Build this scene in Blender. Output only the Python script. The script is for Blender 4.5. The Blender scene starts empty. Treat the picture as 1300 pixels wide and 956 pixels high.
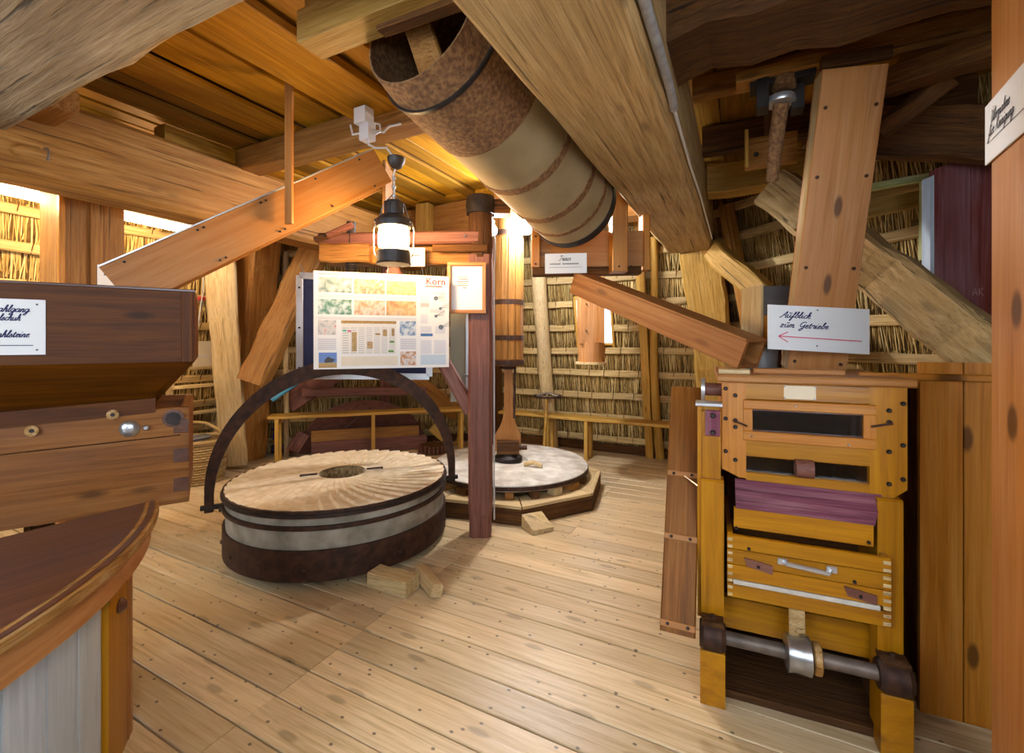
import bpy, math, random
from mathutils import Vector, Matrix

# ------------------------------------------------------------------ camera, sky, daylight, exposure
scene = bpy.context.scene
col = scene.collection
FPX, CX, CY, EYE = 578.0, 650.0, 433.5, 1.35          # 16 mm lens on a 36 mm frame, eye height in metres
cam_data = bpy.data.cameras.new('camera')
cam_data.sensor_fit = 'HORIZONTAL'
cam_data.sensor_width = 36.0
cam_data.lens = 16.006
cam_data.shift_y = -(478.0 - CY) / 1300.0
cam_data.clip_start = 0.05
cam = bpy.data.objects.new('camera', cam_data)
cam.location = (0, 0, EYE)
cam.rotation_euler = (math.radians(90), 0, 0)
col.objects.link(cam)
scene.camera = cam

world = bpy.data.worlds.new('sky')
scene.world = world
world.use_nodes = True
wn = world.node_tree.nodes
wn['Background'].inputs[0].default_value = (0.80, 0.90, 1.0, 1)
wn['Background'].inputs[1].default_value = 6.5

AX = Vector((0.4546, 0.8907, 0))      # building axis: along the main beams
BX = Vector((0.8907, -0.4546, 0))     # across the main beams
UP = Vector((0, 0, 1))
def uv(u, v, z=0.0):
    return BX * u + AX * v + UP * z

def area(name, loc, target, sx, sy, power, color):
    d = bpy.data.lights.new(name, 'AREA')
    d.shape = 'RECTANGLE'; d.size = sx; d.size_y = sy
    d.energy = power; d.color = color
    o = bpy.data.objects.new(name, d)
    o.location = loc
    o.rotation_euler = (Vector(target) - Vector(loc)).to_track_quat('-Z', 'Y').to_euler()
    col.objects.link(o)
    return o
# daylight entering through the three windows in the walls behind the camera
area('window_rear_offscreen', uv(-1.2, -1.47, 1.75), uv(-1.2, 2.2, 1.2), 1.35, 1.25, 7.5, (0.70, 0.82, 1.0))
area('window_rear_right_offscreen', uv(.72, -.51, 1.75), uv(-1.6, 1.81, 1.2), 1.25, 1.25, 6.5, (0.60, 0.76, 1.0))
area('window_rear_left_offscreen', uv(-3.96, -.55, 1.58), uv(-1.0, 2.2, 0.9), 1.25, 1.02, 11, (0.68, 0.82, 1.0))

vs = scene.view_settings
scene.display_settings.display_device = 'sRGB'
vs.view_transform = 'Standard'
vs.look = 'None'
vs.gamma = 1.0
vs.use_curve_mapping = False
vs.exposure = 0.4

# ------------------------------------------------------------------ helpers
rnd = random.Random(7)
def V(*a):
    return Vector(a[0]) if len(a) == 1 else Vector(a)
def at(px, py, Y):
    """World point at depth Y in front of the camera for a measured photo coordinate."""
    return Vector(((px - CX) / FPX * Y, Y, EYE - (py - CY) / FPX * Y))
def basis(org, x, up=UP):
    x = Vector(x).normalized(); up = Vector(up)
    y = up.cross(x)
    if y.length < 1e-4:
        y = Vector((0, 1, 0)).cross(x) if abs(x.y) < 0.9 else Vector((1, 0, 0)).cross(x)
    y.normalize(); z = x.cross(y)
    m = Matrix((x, y, z)).transposed().to_4x4()
    m.translation = Vector(org)
    return m
WM = {}
def register(o, M, parent):
    if parent is not None:
        o.parent = parent
        o.matrix_basis = WM[parent.name].inverted() @ M
    else:
        o.matrix_basis = M
    WM[o.name] = M
def tags(o, label=None, cat=None, group=None, kind=None):
    if label: o['label'] = label
    if cat: o['category'] = cat
    if group: o['group'] = group
    if kind: o['kind'] = kind
    return o
def thing(name, label, cat, loc, group=None, kind=None):
    o = bpy.data.objects.new(name, None)
    o.empty_display_size = 0.1
    col.objects.link(o)
    register(o, Matrix.Translation(Vector(loc)), None)
    return tags(o, label, cat, group, kind)

class MB:
    """Collects geometry in world space and links it as one mesh object."""
    def __init__(self):
        self.v = []; self.f = []; self.mi = []; self.cur = 0
    def mat(self, i):
        self.cur = i; return self
    def add(self, vs_, fs):
        n = len(self.v)
        self.v += [Vector(p) for p in vs_]
        self.f += [[i + n for i in f] for f in fs]
        self.mi += [self.cur] * len(fs)
        return self
    def loft(self, rings, closed=True, caps=True):
        n = len(rings[0]); vs_ = [p for r in rings for p in r]; fs = []
        m = n if closed else n - 1
        for i in range(len(rings) - 1):
            for j in range(m):
                k = (j + 1) % n
                fs.append([i * n + j, i * n + k, (i + 1) * n + k, (i + 1) * n + j])
        if caps:
            fs.append(list(range(n))[::-1])
            fs.append([(len(rings) - 1) * n + j for j in range(n)])
        return self.add(vs_, fs)
    def bar(self, p0, p1, w, h, up=UP, ch=0.006, jit=0.0, seg=1, w1=None, h1=None, seed=0):
        p0 = Vector(p0); p1 = Vector(p1)
        M = basis(p0, p1 - p0, up); L = (p1 - p0).length
        w1 = w if w1 is None else w1; h1 = h if h1 is None else h1
        r = random.Random(seed + int(L * 1000)); rings = []
        for i in range(seg + 1):
            t = i / seg
            a = (w + (w1 - w) * t) / 2; b = (h + (h1 - h) * t) / 2
            c = min(ch, a * 0.45, b * 0.45)
            prof = [(-a + c, -b), (a - c, -b), (a, -b + c), (a, b - c), (a - c, b), (-a + c, b), (-a, b - c), (-a, -b + c)]
            ring = []
            oy, oz = (r.uniform(-jit, jit), r.uniform(-jit, jit)) if jit else (0, 0)
            for (y, z) in prof:
                jy, jz = (r.uniform(-jit, jit) * .6, r.uniform(-jit, jit) * .6) if jit else (0, 0)
                ring.append(M @ Vector((L * t, y + oy + jy, z + oz + jz)))
            rings.append(ring)
        return self.loft([x[::-1] for x in rings][::-1])
    def box(self, c, sx, sy, sz, x=(1, 0, 0), up=UP, ch=0.003):
        x = Vector(x).normalized(); c = Vector(c)
        return self.bar(c - x * sx / 2, c + x * sx / 2, sy, sz, up, ch)
    def prism(self, pts, vec):
        pts = [Vector(p) for p in pts]; vec = Vector(vec); n = len(pts)
        fs = [[i, (i + 1) % n, n + (i + 1) % n, n + i] for i in range(n)]
        fs += [list(range(n))[::-1], [n + i for i in range(n)]]
        return self.add(pts + [p + vec for p in pts], fs)
    def tube(self, path, r, n=8, caps=True):
        path = [Vector(p) for p in path]; rings = []
        rr = r if isinstance(r, (list, tuple)) else [r] * len(path)
        prev = None
        for i, p in enumerate(path):
            d = (path[min(i + 1, len(path) - 1)] - path[max(i - 1, 0)]).normalized()
            if prev is None:
                ref = Vector((0, 0, 1)) if abs(d.z) < 0.9 else Vector((1, 0, 0))
                e1 = d.cross(ref).normalized()
            else:
                e1 = (prev - d * prev.dot(d)).normalized()
            prev = e1; e2 = d.cross(e1)
            rings.append([p + (e1 * math.cos(2 * math.pi * k / n) + e2 * math.sin(2 * math.pi * k / n)) * rr[i] for k in range(n)])
        return self.loft(rings, True, caps)
    def lathe(self, prof, org, axis=UP, n=32, caps=True):
        M = basis(org, axis) ; rings = []
        for (r, h) in prof:
            rings.append([M @ Vector((h, r * math.cos(2 * math.pi * k / n), r * math.sin(2 * math.pi * k / n))) for k in range(n)])
        return self.loft(rings, True, caps)
    def ring(self, prof, org, axis=UP, n=32):
        """Closed profile of (r, h) spun round an axis: a hollow ring."""
        M = basis(org, axis); m = len(prof); vs_ = []; fs = []
        for k in range(n):
            a = 2 * math.pi * k / n
            vs_ += [M @ Vector((h, r * math.cos(a), r * math.sin(a))) for (r, h) in prof]
        for k in range(n):
            k2 = (k + 1) % n
            for j in range(m):
                j2 = (j + 1) % m
                fs.append([k * m + j, k * m + j2, k2 * m + j2, k2 * m + j])
        return self.add(vs_, fs)
    def build(self, name, mat, parent=None, org=None, gx=(1, 0, 0), up=UP, smooth=None, **tg):
        if org is None:
            lo = [min(p[i] for p in self.v) for i in range(3)]; hi = [max(p[i] for p in self.v) for i in range(3)]
            org = Vector(((lo[0] + hi[0]) / 2, (lo[1] + hi[1]) / 2, (lo[2] + hi[2]) / 2))
        M = basis(org, gx, up); Mi = M.inverted()
        me = bpy.data.meshes.new(name)
        me.from_pydata([Mi @ p for p in self.v], [], self.f)
        for m in (mat if isinstance(mat, (list, tuple)) else [mat]):
            me.materials.append(m)
        if any(self.mi):
            me.polygons.foreach_set('material_index', self.mi)
        me.update()
        bmfix(me)
        if smooth is not None:
            me.shade_smooth(); me.set_sharp_from_angle(angle=math.radians(smooth))
        o = bpy.data.objects.new(name, me)
        col.objects.link(o)
        register(o, M, parent)
        return tags(o, **tg)
import bmesh
def bmfix(me):
    bm = bmesh.new(); bm.from_mesh(me)
    bmesh.ops.recalc_face_normals(bm, faces=bm.faces)
    bm.to_mesh(me); bm.free()

_sd = [0]
def bar(name, p0, p1, w, h, mat, parent=None, up=UP, ch=0.006, jit=0.0, seg=1, w1=None, h1=None, **tg):
    _sd[0] += 13
    return MB().bar(p0, p1, w, h, up, ch, jit, seg, w1, h1, _sd[0]).build(name, mat, parent, (Vector(p0) + Vector(p1)) / 2, Vector(p1) - Vector(p0), up, **tg)

# ------------------------------------------------------------------ materials
def nt(name):
    m = bpy.data.materials.new(name); m.use_nodes = True
    t = m.node_tree; b = t.nodes['Principled BSDF']
    return m, t.nodes, t.links, b
def rgb(c): return (c[0], c[1], c[2], 1)
def ramp(N, stops):
    r = N.new('ShaderNodeValToRGB'); e = r.color_ramp.elements
    e[0].position, e[0].color = stops[0][0], rgb(stops[0][1])
    e[1].position, e[1].color = stops[-1][0], rgb(stops[-1][1])
    for p, c in stops[1:-1]:
        x = e.new(p); x.color = rgb(c)
    return r
def wood(name, dark, mid, light, rough=0.6, gs=1.0, knots=0.6, bump=0.25, crack=0.5, spec=0.35, var=0.3, patch=None, patch_amt=0.5, coat=0.0, nails=0.0, fine=0.5, flat=False):
    """Timber with the grain along the object's own X axis."""
    m, N, L, B = nt(name)
    tc = N.new('ShaderNodeTexCoord'); oi = N.new('ShaderNodeObjectInfo')
    sc = N.new('ShaderNodeVectorMath'); sc.operation = 'SCALE'; sc.inputs[0].default_value = (17.3, 9.1, 23.7)
    L.new(oi.outputs['Random'], sc.inputs['Scale'])
    ad = N.new('ShaderNodeVectorMath'); ad.operation = 'ADD'
    L.new(tc.outputs['Object'], ad.inputs[0]); L.new(sc.outputs[0], ad.inputs[1])
    def mp(s):
        q = N.new('ShaderNodeMapping'); q.inputs['Scale'].default_value = s
        L.new(ad.outputs[0], q.inputs['Vector']); return q
    g = N.new('ShaderNodeTexNoise'); g.inputs['Scale'].default_value = 3.0 * gs; g.inputs['Detail'].default_value = 10
    g.inputs['Roughness'].default_value = 0.65; g.inputs['Distortion'].default_value = 0.35
    L.new(mp((0.8, 17, 17)).outputs[0], g.inputs['Vector'])
    r = ramp(N, [(0.30, dark), (0.48, mid), (0.68, light)])
    L.new(g.outputs['Fac'], r.inputs[0])
    out = r.outputs['Color']
    def mix(fac, colr, mode='MIX'):
        nonlocal out
        x = N.new('ShaderNodeMix'); x.data_type = 'RGBA'; x.blend_type = mode
        if hasattr(fac, 'links'): L.new(fac, x.inputs[0])
        else: x.inputs[0].default_value = fac
        L.new(out, x.inputs[6])
        if hasattr(colr, 'links'): L.new(colr, x.inputs[7])
        else: x.inputs[7].default_value = rgb(colr)
        out = x.outputs[2]
    def maprange(src, a, b_, c=0.0, d=1.0):
        q = N.new('ShaderNodeMapRange'); q.inputs[1].default_value = a; q.inputs[2].default_value = b_
        q.inputs[3].default_value = c; q.inputs[4].default_value = d
        L.new(src, q.inputs[0]); return q.outputs[0]
    fg = N.new('ShaderNodeTexNoise'); fg.inputs['Scale'].default_value = 4.0 * gs; fg.inputs['Detail'].default_value = 3
    L.new(mp((1.6, 60, 60)).outputs[0], fg.inputs['Vector'])
    mix(maprange(fg.outputs['Fac'], 0.50, 0.70, 0, fine), [x * 0.45 for x in dark])
    # broad tone patches
    p = N.new('ShaderNodeTexNoise'); p.inputs['Scale'].default_value = 1.6; p.inputs['Detail'].default_value = 3
    L.new(mp((0.8, 2.2, 2.2)).outputs[0], p.inputs['Vector'])
    mix(maprange(p.outputs['Fac'], 0.42, 0.68, 0, patch_amt), patch if patch else [x * 0.55 for x in dark])
    if knots:
        k = N.new('ShaderNodeTexVoronoi'); k.inputs['Scale'].default_value = 1.9 if flat else 2.6
        L.new(mp((0.8, 2.4, 2.4)).outputs[0], k.inputs['Vector'])
        if flat: k.voronoi_dimensions = '2D'
        mix(maprange(k.outputs['Distance'], 0.05, 0.085 if flat else 0.13, knots, 0.0), [x * 0.3 for x in dark])
    if nails:
        k = N.new('ShaderNodeTexVoronoi'); k.inputs['Scale'].default_value = 6.0
        L.new(mp((1, 1.4, 1.4)).outputs[0], k.inputs['Vector'])
        if flat: k.voronoi_dimensions = '2D'
        mix(maprange(k.outputs['Distance'], 0.035, 0.055, nails, 0.0), (0.02, 0.015, 0.015))
    c2 = N.new('ShaderNodeTexNoise'); c2.inputs['Scale'].default_value = 2.0; c2.inputs['Detail'].default_value = 4
    L.new(mp((0.5, 22, 22)).outputs[0], c2.inputs['Vector'])
    cr = maprange(c2.outputs['Fac'], 0.635, 0.69, 0, crack)
    mix(cr, [x * 0.22 for x in dark])
    hv = N.new('ShaderNodeHueSaturation')
    L.new(maprange(oi.outputs['Random'], 0, 1, 1 - var, 1 + var), hv.inputs['Value'])
    hv.inputs['Saturation'].default_value = 1.15
    L.new(out, hv.inputs['Color'])
    L.new(hv.outputs[0], B.inputs['Base Color'])
    B.inputs['Roughness'].default_value = rough
    B.inputs['Specular IOR Level'].default_value = spec
    if coat:
        B.inputs['Coat Weight'].default_value = coat; B.inputs['Coat Roughness'].default_value = 0.25
    bp = N.new('ShaderNodeBump'); bp.inputs['Strength'].default_value = bump; bp.inputs['Distance'].default_value = 0.02
    sb = N.new('ShaderNodeMath'); sb.operation = 'SUBTRACT'
    L.new(g.outputs['Fac'], sb.inputs[0]); L.new(cr, sb.inputs[1])
    L.new(sb.outputs[0], bp.inputs['Height']); L.new(bp.outputs[0], B.inputs['Normal'])
    return m
def plain(name, c, rough=0.5, metal=0.0, noise=0.0, scale=20, c2=None, bump=0.0, emit=None, spec=0.4):
    m, N, L, B = nt(name)
    B.inputs['Base Color'].default_value = rgb(c); B.inputs['Roughness'].default_value = rough
    B.inputs['Metallic'].default_value = metal; B.inputs['Specular IOR Level'].default_value = spec
    tc = N.new('ShaderNodeTexCoord')
    n = N.new('ShaderNodeTexNoise'); n.inputs['Scale'].default_value = scale; n.inputs['Detail'].default_value = 6
    L.new(tc.outputs['Object'], n.inputs['Vector'])
    c2 = c2 or [x * (1 - noise) for x in c]
    r = ramp(N, [(0.35, c2), (0.65, c)])
    L.new(n.outputs['Fac'], r.inputs[0]); L.new(r.outputs[0], B.inputs['Base Color'])
    if bump:
        bp = N.new('ShaderNodeBump'); bp.inputs['Strength'].default_value = bump; bp.inputs['Distance'].default_value = 0.01
        L.new(n.outputs['Fac'], bp.inputs['Height']); L.new(bp.outputs[0], B.inputs['Normal'])
    if emit:
        B.inputs['Emission Color'].default_value = rgb(emit[0]); B.inputs['Emission Strength'].default_value = emit[1]
    return m
def islands(name, cols, rough=0.8):
    """Straw or wicker: each strand takes its own tone."""
    m, N, L, B = nt(name)
    g = N.new('ShaderNodeNewGeometry')
    r = ramp(N, cols); L.new(g.outputs['Random Per Island'], r.inputs[0])
    L.new(r.outputs[0], B.inputs['Base Color']); B.inputs['Roughness'].default_value = rough
    B.inputs['Specular IOR Level'].default_value = 0.2
    return m

W_FLOOR = wood('floor_pine', (.40, .29, .16), (.61, .475, .30), (.72, .59, .41), rough=.33, knots=.42, bump=.15, var=.16, patch=(.46, .33, .19), patch_amt=.5, spec=.5, nails=.75, crack=0.12, fine=0.22, flat=True)
W_CEIL = wood('ceiling_pine', (0.184, 0.087, 0.020), (0.331, 0.170, 0.041), (0.432, 0.239, 0.069), rough=.65, knots=.7, var=.42, patch=(.20, .10, .03), patch_amt=.5, crack=0.25, fine=0.35)
W_BEAM = wood('old_beam', (0.266, 0.171, 0.081), (0.475, 0.332, 0.171), (0.608, 0.456, 0.266), rough=.75, gs=.9, knots=.5, bump=.6, crack=.8, var=.05, patch=(.30, .20, .10), patch_amt=.5)
W_GREY = wood('grey_beam', (.17, .12, .07), (.34, .26, .165), (.50, .41, .28), rough=.8, gs=.8, knots=.7, bump=.8, crack=.85, var=.05, patch=(.20, .14, .08), patch_amt=.6)
W_WARM = wood('warm_beam', (0.187, 0.085, 0.030), (0.340, 0.170, 0.064), (0.442, 0.255, 0.111), rough=.6, gs=.8, knots=.6, bump=.45, crack=.7, var=.15, patch=(.25, .12, .05), patch_amt=.6)
W_DARK = wood('dark_beam', (0.047, 0.020, 0.009), (0.102, 0.044, 0.016), (0.170, 0.081, 0.031), rough=.75, knots=.5, bump=.6, crack=.8, var=.2)
W_OAK = wood('yellow_oak', (0.246, 0.139, 0.041), (0.410, 0.254, 0.090), (0.508, 0.344, 0.148), rough=.6, knots=.5, bump=.4, crack=.7, var=.1, patch=(.34, .21, .08))
W_HOP = wood('hopper_wood', (.042, .013, .004), (.095, .032, .009), (.145, .055, .017), rough=.5, gs=.7, knots=.7, bump=.12, var=.12, patch=(.09, .032, .012), patch_amt=.6, spec=.22, crack=0.12, fine=0.25)
W_CHEST = wood('chest_wood', (.13, .052, .020), (.24, .105, .042), (.32, .155, .065), rough=.5, gs=.7, knots=.7, bump=.12, var=.08, patch=(.17, .085, .055), patch_amt=.6, spec=.25, crack=0.12, fine=0.25)
W_TOP = wood('dark_lid', (.045, .018, .012), (.10, .042, .026), (.17, .075, .045), rough=.28, gs=.6, knots=.3, bump=.1, var=.02, spec=.6, patch=(.08, .05, .045), crack=0.1, fine=0.2)
W_TROUGH = wood('trough_wood', (.12, .045, .012), (.22, .09, .028), (.30, .14, .05), rough=.5, knots=.5, bump=.12, var=.05, spec=.25, crack=0.12, fine=0.3)
W_EDGE = wood('worn_edge', (.20, .09, .03), (.42, .24, .10), (.62, .45, .26), rough=.5, knots=.2, bump=.3, var=.05)
W_CHUTE = wood('chute_wood', (0.271, 0.119, 0.046), (0.374, 0.184, 0.079), (0.424, 0.234, 0.113), rough=.5, gs=.6, knots=.5, bump=.08, var=.05, patch=(.42, .19, .08), patch_amt=.4, crack=0.05, fine=0.18)
W_PURP = wood('brown_paint', (.105, .042, .032), (.18, .08, .06), (.26, .13, .10), rough=.5, knots=.2, bump=.2, var=.12, patch=(.12, .06, .05), crack=0.15, fine=0.3)
W_YEL = wood('varnished_pine', (0.264, 0.101, 0.012), (0.396, 0.172, 0.025), (0.484, 0.238, 0.044), rough=.36, gs=.6, knots=.6, bump=.08, var=.10, patch=(.48, .22, .035), patch_amt=.4, spec=.5, crack=0.05, fine=0.22)
W_PINE = wood('red_pine', (0.323, 0.128, 0.038), (0.476, 0.212, 0.072), (0.561, 0.289, 0.111), rough=.42, gs=.6, knots=.9, bump=.1, var=.10, patch=(.40, .17, .06), patch_amt=.5, spec=.5, crack=0.08, fine=0.28)
W_KNOT = wood('knotty_pine', (0.323, 0.128, 0.038), (0.476, 0.212, 0.072), (0.561, 0.289, 0.111), rough=.42, gs=.6, knots=.9, bump=.1, var=.10, patch=(.40, .17, .06), patch_amt=.5, spec=.5, crack=0.08, fine=0.28, flat=True, nails=0.0)
W_SPOUT = wood('spout_wood', (.20, .085, .035), (.32, .15, .07), (.41, .22, .11), rough=.45, gs=.6, knots=.5, bump=.1, var=.05, patch=(.24, .11, .05), crack=.08, fine=.28)
W_TRUNK = wood('trunk_pine', (0.323, 0.145, 0.064), (0.459, 0.238, 0.119), (0.544, 0.315, 0.178), rough=.45, gs=.6, knots=.9, bump=.1, var=.04, patch=(.44, .20, .07), patch_amt=.6, spec=.45, crack=0.08, fine=0.25, flat=True)
W_RED = wood('red_paint', (0.093, 0.024, 0.022), (0.162, 0.047, 0.044), (0.238, 0.111, 0.111), rough=.5, gs=.8, knots=.3, bump=.25, var=.05, patch=(.30, .20, .22), patch_amt=.5, crack=0.35, fine=0.35)
W_PURPLE = wood('purple_slat', (.10, .025, .045), (.17, .05, .075), (.28, .13, .15), rough=.55, knots=.2, bump=.3, var=.02)
W_BATT = wood('batten', (.30, .20, .085), (.50, .36, .18), (.63, .49, .28), rough=.75, knots=.5, bump=.4, crack=.6, var=.18, patch=(.38, .28, .16))
W_PALE = wood('pale_board', (.42, .29, .14), (.62, .47, .26), (.72, .58, .36), rough=.65, knots=.6, bump=.3, crack=.5, var=.12, patch=(.40, .31, .22), patch_amt=.5)
W_LPAINT = wood('pale_blue_paint', (.40, .47, .56), (.50, .58, .67), (.60, .67, .75), rough=.5, knots=.15, bump=.15, var=.06, patch=(.44, .47, .50), crack=0.05, fine=0.12)
W_BENCH = wood('bench_pine', (0.383, 0.204, 0.060), (0.527, 0.323, 0.111), (0.612, 0.408, 0.170), rough=.5, knots=.5, bump=.1, var=.1, patch=(.5, .29, .1), crack=0.1, fine=0.25)
W_GREEN = wood('green_paint', (.28, .30, .12), (.42, .44, .22), (.52, .54, .3), rough=.6, knots=.1, bump=.2, crack=.4)
STRAW = islands('straw', [(0.0, (.19, .11, .03)), (.35, (.40, .255, .075)), (.7, (.58, .40, .145)), (1.0, (.72, .55, .26))])
THATCH = plain('thatch_backing', (.22, .135, .045), rough=.95, scale=14, c2=(.085, .05, .018), bump=.8, spec=.1)
IRON = plain('rusty_iron', (.075, .032, .016), rough=.62, metal=.3, scale=22, c2=(.030, .014, .010), bump=.25)
IRON_D = plain('dark_iron', (.045, .035, .032), rough=.55, metal=.5, scale=12, c2=(.02, .016, .015), bump=.2)
STEEL = plain('steel', (.55, .56, .58), rough=.3, metal=.9, noise=.3)
ALU = plain('aluminium', (.62, .64, .67), rough=.35, metal=.75, noise=.15, scale=6)
STONE_S = plain('grey_stone', (.40, .355, .28), rough=.85, scale=7, c2=(.20, .175, .13), bump=.5, spec=.2)
STONE_T = plain('pale_millstone', (.72, .60, .42), rough=.9, scale=14, c2=(.58, .44, .27), bump=.25, spec=.15)
STONE_F = plain('far_millstone', (.70, .66, .58), rough=.85, scale=9, c2=(.45, .40, .33), bump=.35, spec=.2)
WHITE = plain('white_card', (.80, .80, .79), rough=.5, noise=.03, scale=3)
PLASTIC = plain('white_plastic', (.66, .66, .66), rough=.45, noise=.06, scale=5)
INK = plain('blue_ink', (.015, .018, .10), rough=.6)
INKB = plain('black_ink', (.03, .025, .03), rough=.6)
PINK = plain('pink_paint', (.66, .07, .14), rough=.5)
CANVAS = plain('tan_canvas', (.36, .27, .145), rough=.75, scale=5, c2=(.27, .19, .09), bump=.08)
RUST = plain('rusted_sheet', (.27, .14, .055), rough=.9, scale=60, c2=(.13, .06, .025), bump=.7)
BLACK = plain('black', (.012, .011, .012), rough=.6)
GREYM = plain('grey_tin', (.17, .16, .155), rough=.5, metal=.5, noise=.3, scale=10)
def clear_glass(name, rough, ior):
    m, N, L, B = nt(name)
    B.inputs['Base Color'].default_value = (.94, .96, .98, 1); B.inputs['Roughness'].default_value = rough
    B.inputs['Transmission Weight'].default_value = 1.0; B.inputs['IOR'].default_value = ior
    return m
W_GLASS = clear_glass('dusty_pane', .12, 1.45)

# ------------------------------------------------------------------ the room: an octagonal smock mill, walls leaning inward
CU, CV, AP, LEAN = -1.6, 1.81, 3.74, 0.245
T225 = math.tan(math.radians(22.5))
def wall_frame(k):
    """Outward normal and running direction of wall k (0 = the wall the main beams run to)."""
    th = math.radians(45 * k)
    n = AX * math.cos(th) + BX * math.sin(th)
    t = BX * math.cos(th) - AX * math.sin(th)
    return n, t
CEN = uv(CU, CV)
def wp(k, s, h, off=0.0):
    n, t = wall_frame(k)
    return CEN + n * (AP - LEAN * h + off) + t * s + UP * h
def half(h): return (AP - LEAN * h) * T225
def octu(v, ap):
    """u range of the octagon (apothem ap) at a given v."""
    d = abs(v - CV)
    if d >= ap: return None
    hw = min(ap, ap * math.sqrt(2) - d)
    return CU - hw, CU + hw
def octv(u, ap):
    d = abs(u - CU)
    if d >= ap: return None
    hw = min(ap, ap * math.sqrt(2) - d)
    return CV - hw, CV + hw

WALL_H = 2.80
HOLES = {0: (-0.17, 0.26, 1.32, 1.86), 4: (-1.1, 0.3, 1.1, 2.4), 3: (-0.65, 0.65, 1.1, 2.4), 5: (-0.65, 0.65, 1.05, 2.12)}
NAMES = {0: 'wall_back_right', 1: 'wall_right', 2: 'wall_right_near', 3: 'wall_rear_right', 4: 'wall_rear', 5: 'wall_rear_left', 6: 'wall_left', 7: 'wall_back_left'}
def wall_piece(mb, k, s0b, s1b, s0t, s1t, h0, h1):
    mb.add([wp(k, s0b, h0), wp(k, s1b, h0), wp(k, s1t, h1), wp(k, s0t, h1), wp(k, s0b, h0, .14), wp(k, s1b, h0, .14), wp(k, s1t, h1, .14), wp(k, s0t, h1, .14)],
           [[0, 1, 2, 3], [7, 6, 5, 4], [0, 4, 5, 1], [1, 5, 6, 2], [2, 6, 7, 3], [3, 7, 4, 0]])
wroot = {}
for k in range(8):
    mb = MB()
    if k in HOLES:
        s0, s1, h0, h1 = HOLES[k]
        wall_piece(mb, k, -half(0), half(0), -half(h0), half(h0), 0, h0)
        wall_piece(mb, k, -half(h0), s0, -half(h1), s0, h0, h1)
        wall_piece(mb, k, s1, half(h0), s1, half(h1), h0, h1)
        wall_piece(mb, k, -half(h1), half(h1), -half(WALL_H), half(WALL_H), h1, WALL_H)
    else:
        wall_piece(mb, k, -half(0), half(0), -half(WALL_H), half(WALL_H), 0, WALL_H)
    n, t = wall_frame(k)
    wroot[k] = mb.build(NAMES[k], THATCH, None, wp(k, 0, 0), t, kind='structure', label='thatched mill wall of straw tied to pale battens')

def in_hole(k, s, h, pad=0.0):
    if k not in HOLES: return False
    s0, s1, h0, h1 = HOLES[k]
    return s0 - pad < s < s1 + pad and h0 - pad < h < h1 + pad
ROW = 0.27
for k in (0, 1, 6, 7):
    n, t = wall_frame(k)
    rows = [0.16 + ROW * i for i in range(10)]
    # straw: a fringe of stalks hanging below each batten
    mb = MB(); r = random.Random(100 + k)
    for h in rows + [rows[-1] + ROW]:
        cnt = int(2 * half(h) / 0.0068)
        for i in range(cnt):
            s = -half(h) + 2 * half(h) * (i + r.random()) / cnt
            top = h + r.uniform(-.01, .05); ln = r.uniform(.20, .31); tl = r.uniform(-.035, .035)
            bot = max(top - ln, 0.01); w = r.uniform(.0025, .0055)
            if in_hole(k, s, top, .02) or in_hole(k, s + tl, bot, .02) or in_hole(k, s, (top + bot) / 2, .02): continue
            o0 = -r.uniform(.003, .012); o1 = -r.uniform(.006, .042)
            mb.add([wp(k, s - w, top, o0), wp(k, s + w, top, o0 - .003), wp(k, s + tl + w * .6, bot, o1 - .003), wp(k, s + tl - w * .6, bot, o1)], [[0, 1, 2, 3]])
    me_parent = wroot[k]
    mb2 = bpy.data.meshes.new('straw')
    M = WM[me_parent.name]; Mi = M.inverted()
    mb2.from_pydata([Mi @ p for p in mb.v], [], mb.f); mb2.materials.append(STRAW); mb2.update()
    o = bpy.data.objects.new('straw', mb2); col.objects.link(o); register(o, M, me_parent); o['kind'] = 'stuff'
    for h in rows:
        a0, a1 = -half(h) + .02, half(h) - .02
        spans = [(a0, a1)]
        if k == 0 and HOLES[0][2] - .05 < h < HOLES[0][3] + .05: spans = [(a0, HOLES[0][0] - .02), (HOLES[0][1] + .02, a1)]
        for (x0, x1) in spans:
            d0, d1 = r.uniform(-.012, .012), r.uniform(-.012, .012)
            bar('batten', wp(k, x0, h + d0, -.035), wp(k, x1, h + d1, -.035), .035, .075, W_BATT, me_parent, ch=.008, jit=.006, seg=8)
            # tarred twine round the batten
            q = x0 + r.uniform(.05, .2)
            while q < x1 and k in (0, 6, 7):
                MB().bar(wp(k, q, h - .05, -.056), wp(k, q + .012, h + .05, -.056), .006, .006, ch=.001).build('twine', W_DARK, me_parent)
                q += r.uniform(.16, .26)

# window in the back right wall: jambs, pane, sill
s0, s1, h0, h1 = HOLES[0]
win = thing('window_1', 'small daylight window in the thatch behind the hanging square spout', None, wp(0, (s0 + s1) / 2, h0), kind='structure')
for s in (s0, s1): bar('window_jamb', wp(0, s, h0 - .02, .03), wp(0, s, h1 + .02, .03), .14, .03, W_BENCH, win, up=wall_frame(0)[1])
for h in (h0, h1): bar('window_rail', wp(0, s0, h, .03), wp(0, s1, h, .03), .14, .03, W_BENCH, win)
gm, GN, GL, GB = nt('window_glass')
GB.inputs['Base Color'].default_value = (.95, .97, 1, 1); GB.inputs['Roughness'].default_value = 0.02; GB.inputs['Transmission Weight'].default_value = 1.0; GB.inputs['IOR'].default_value = 1.02
MB().bar(wp(0, s0, (h0 + h1) / 2, .09), wp(0, s1, (h0 + h1) / 2, .09), .004, h1 - h0 - .02, ch=.0005).build('pane', gm, win)
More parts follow.
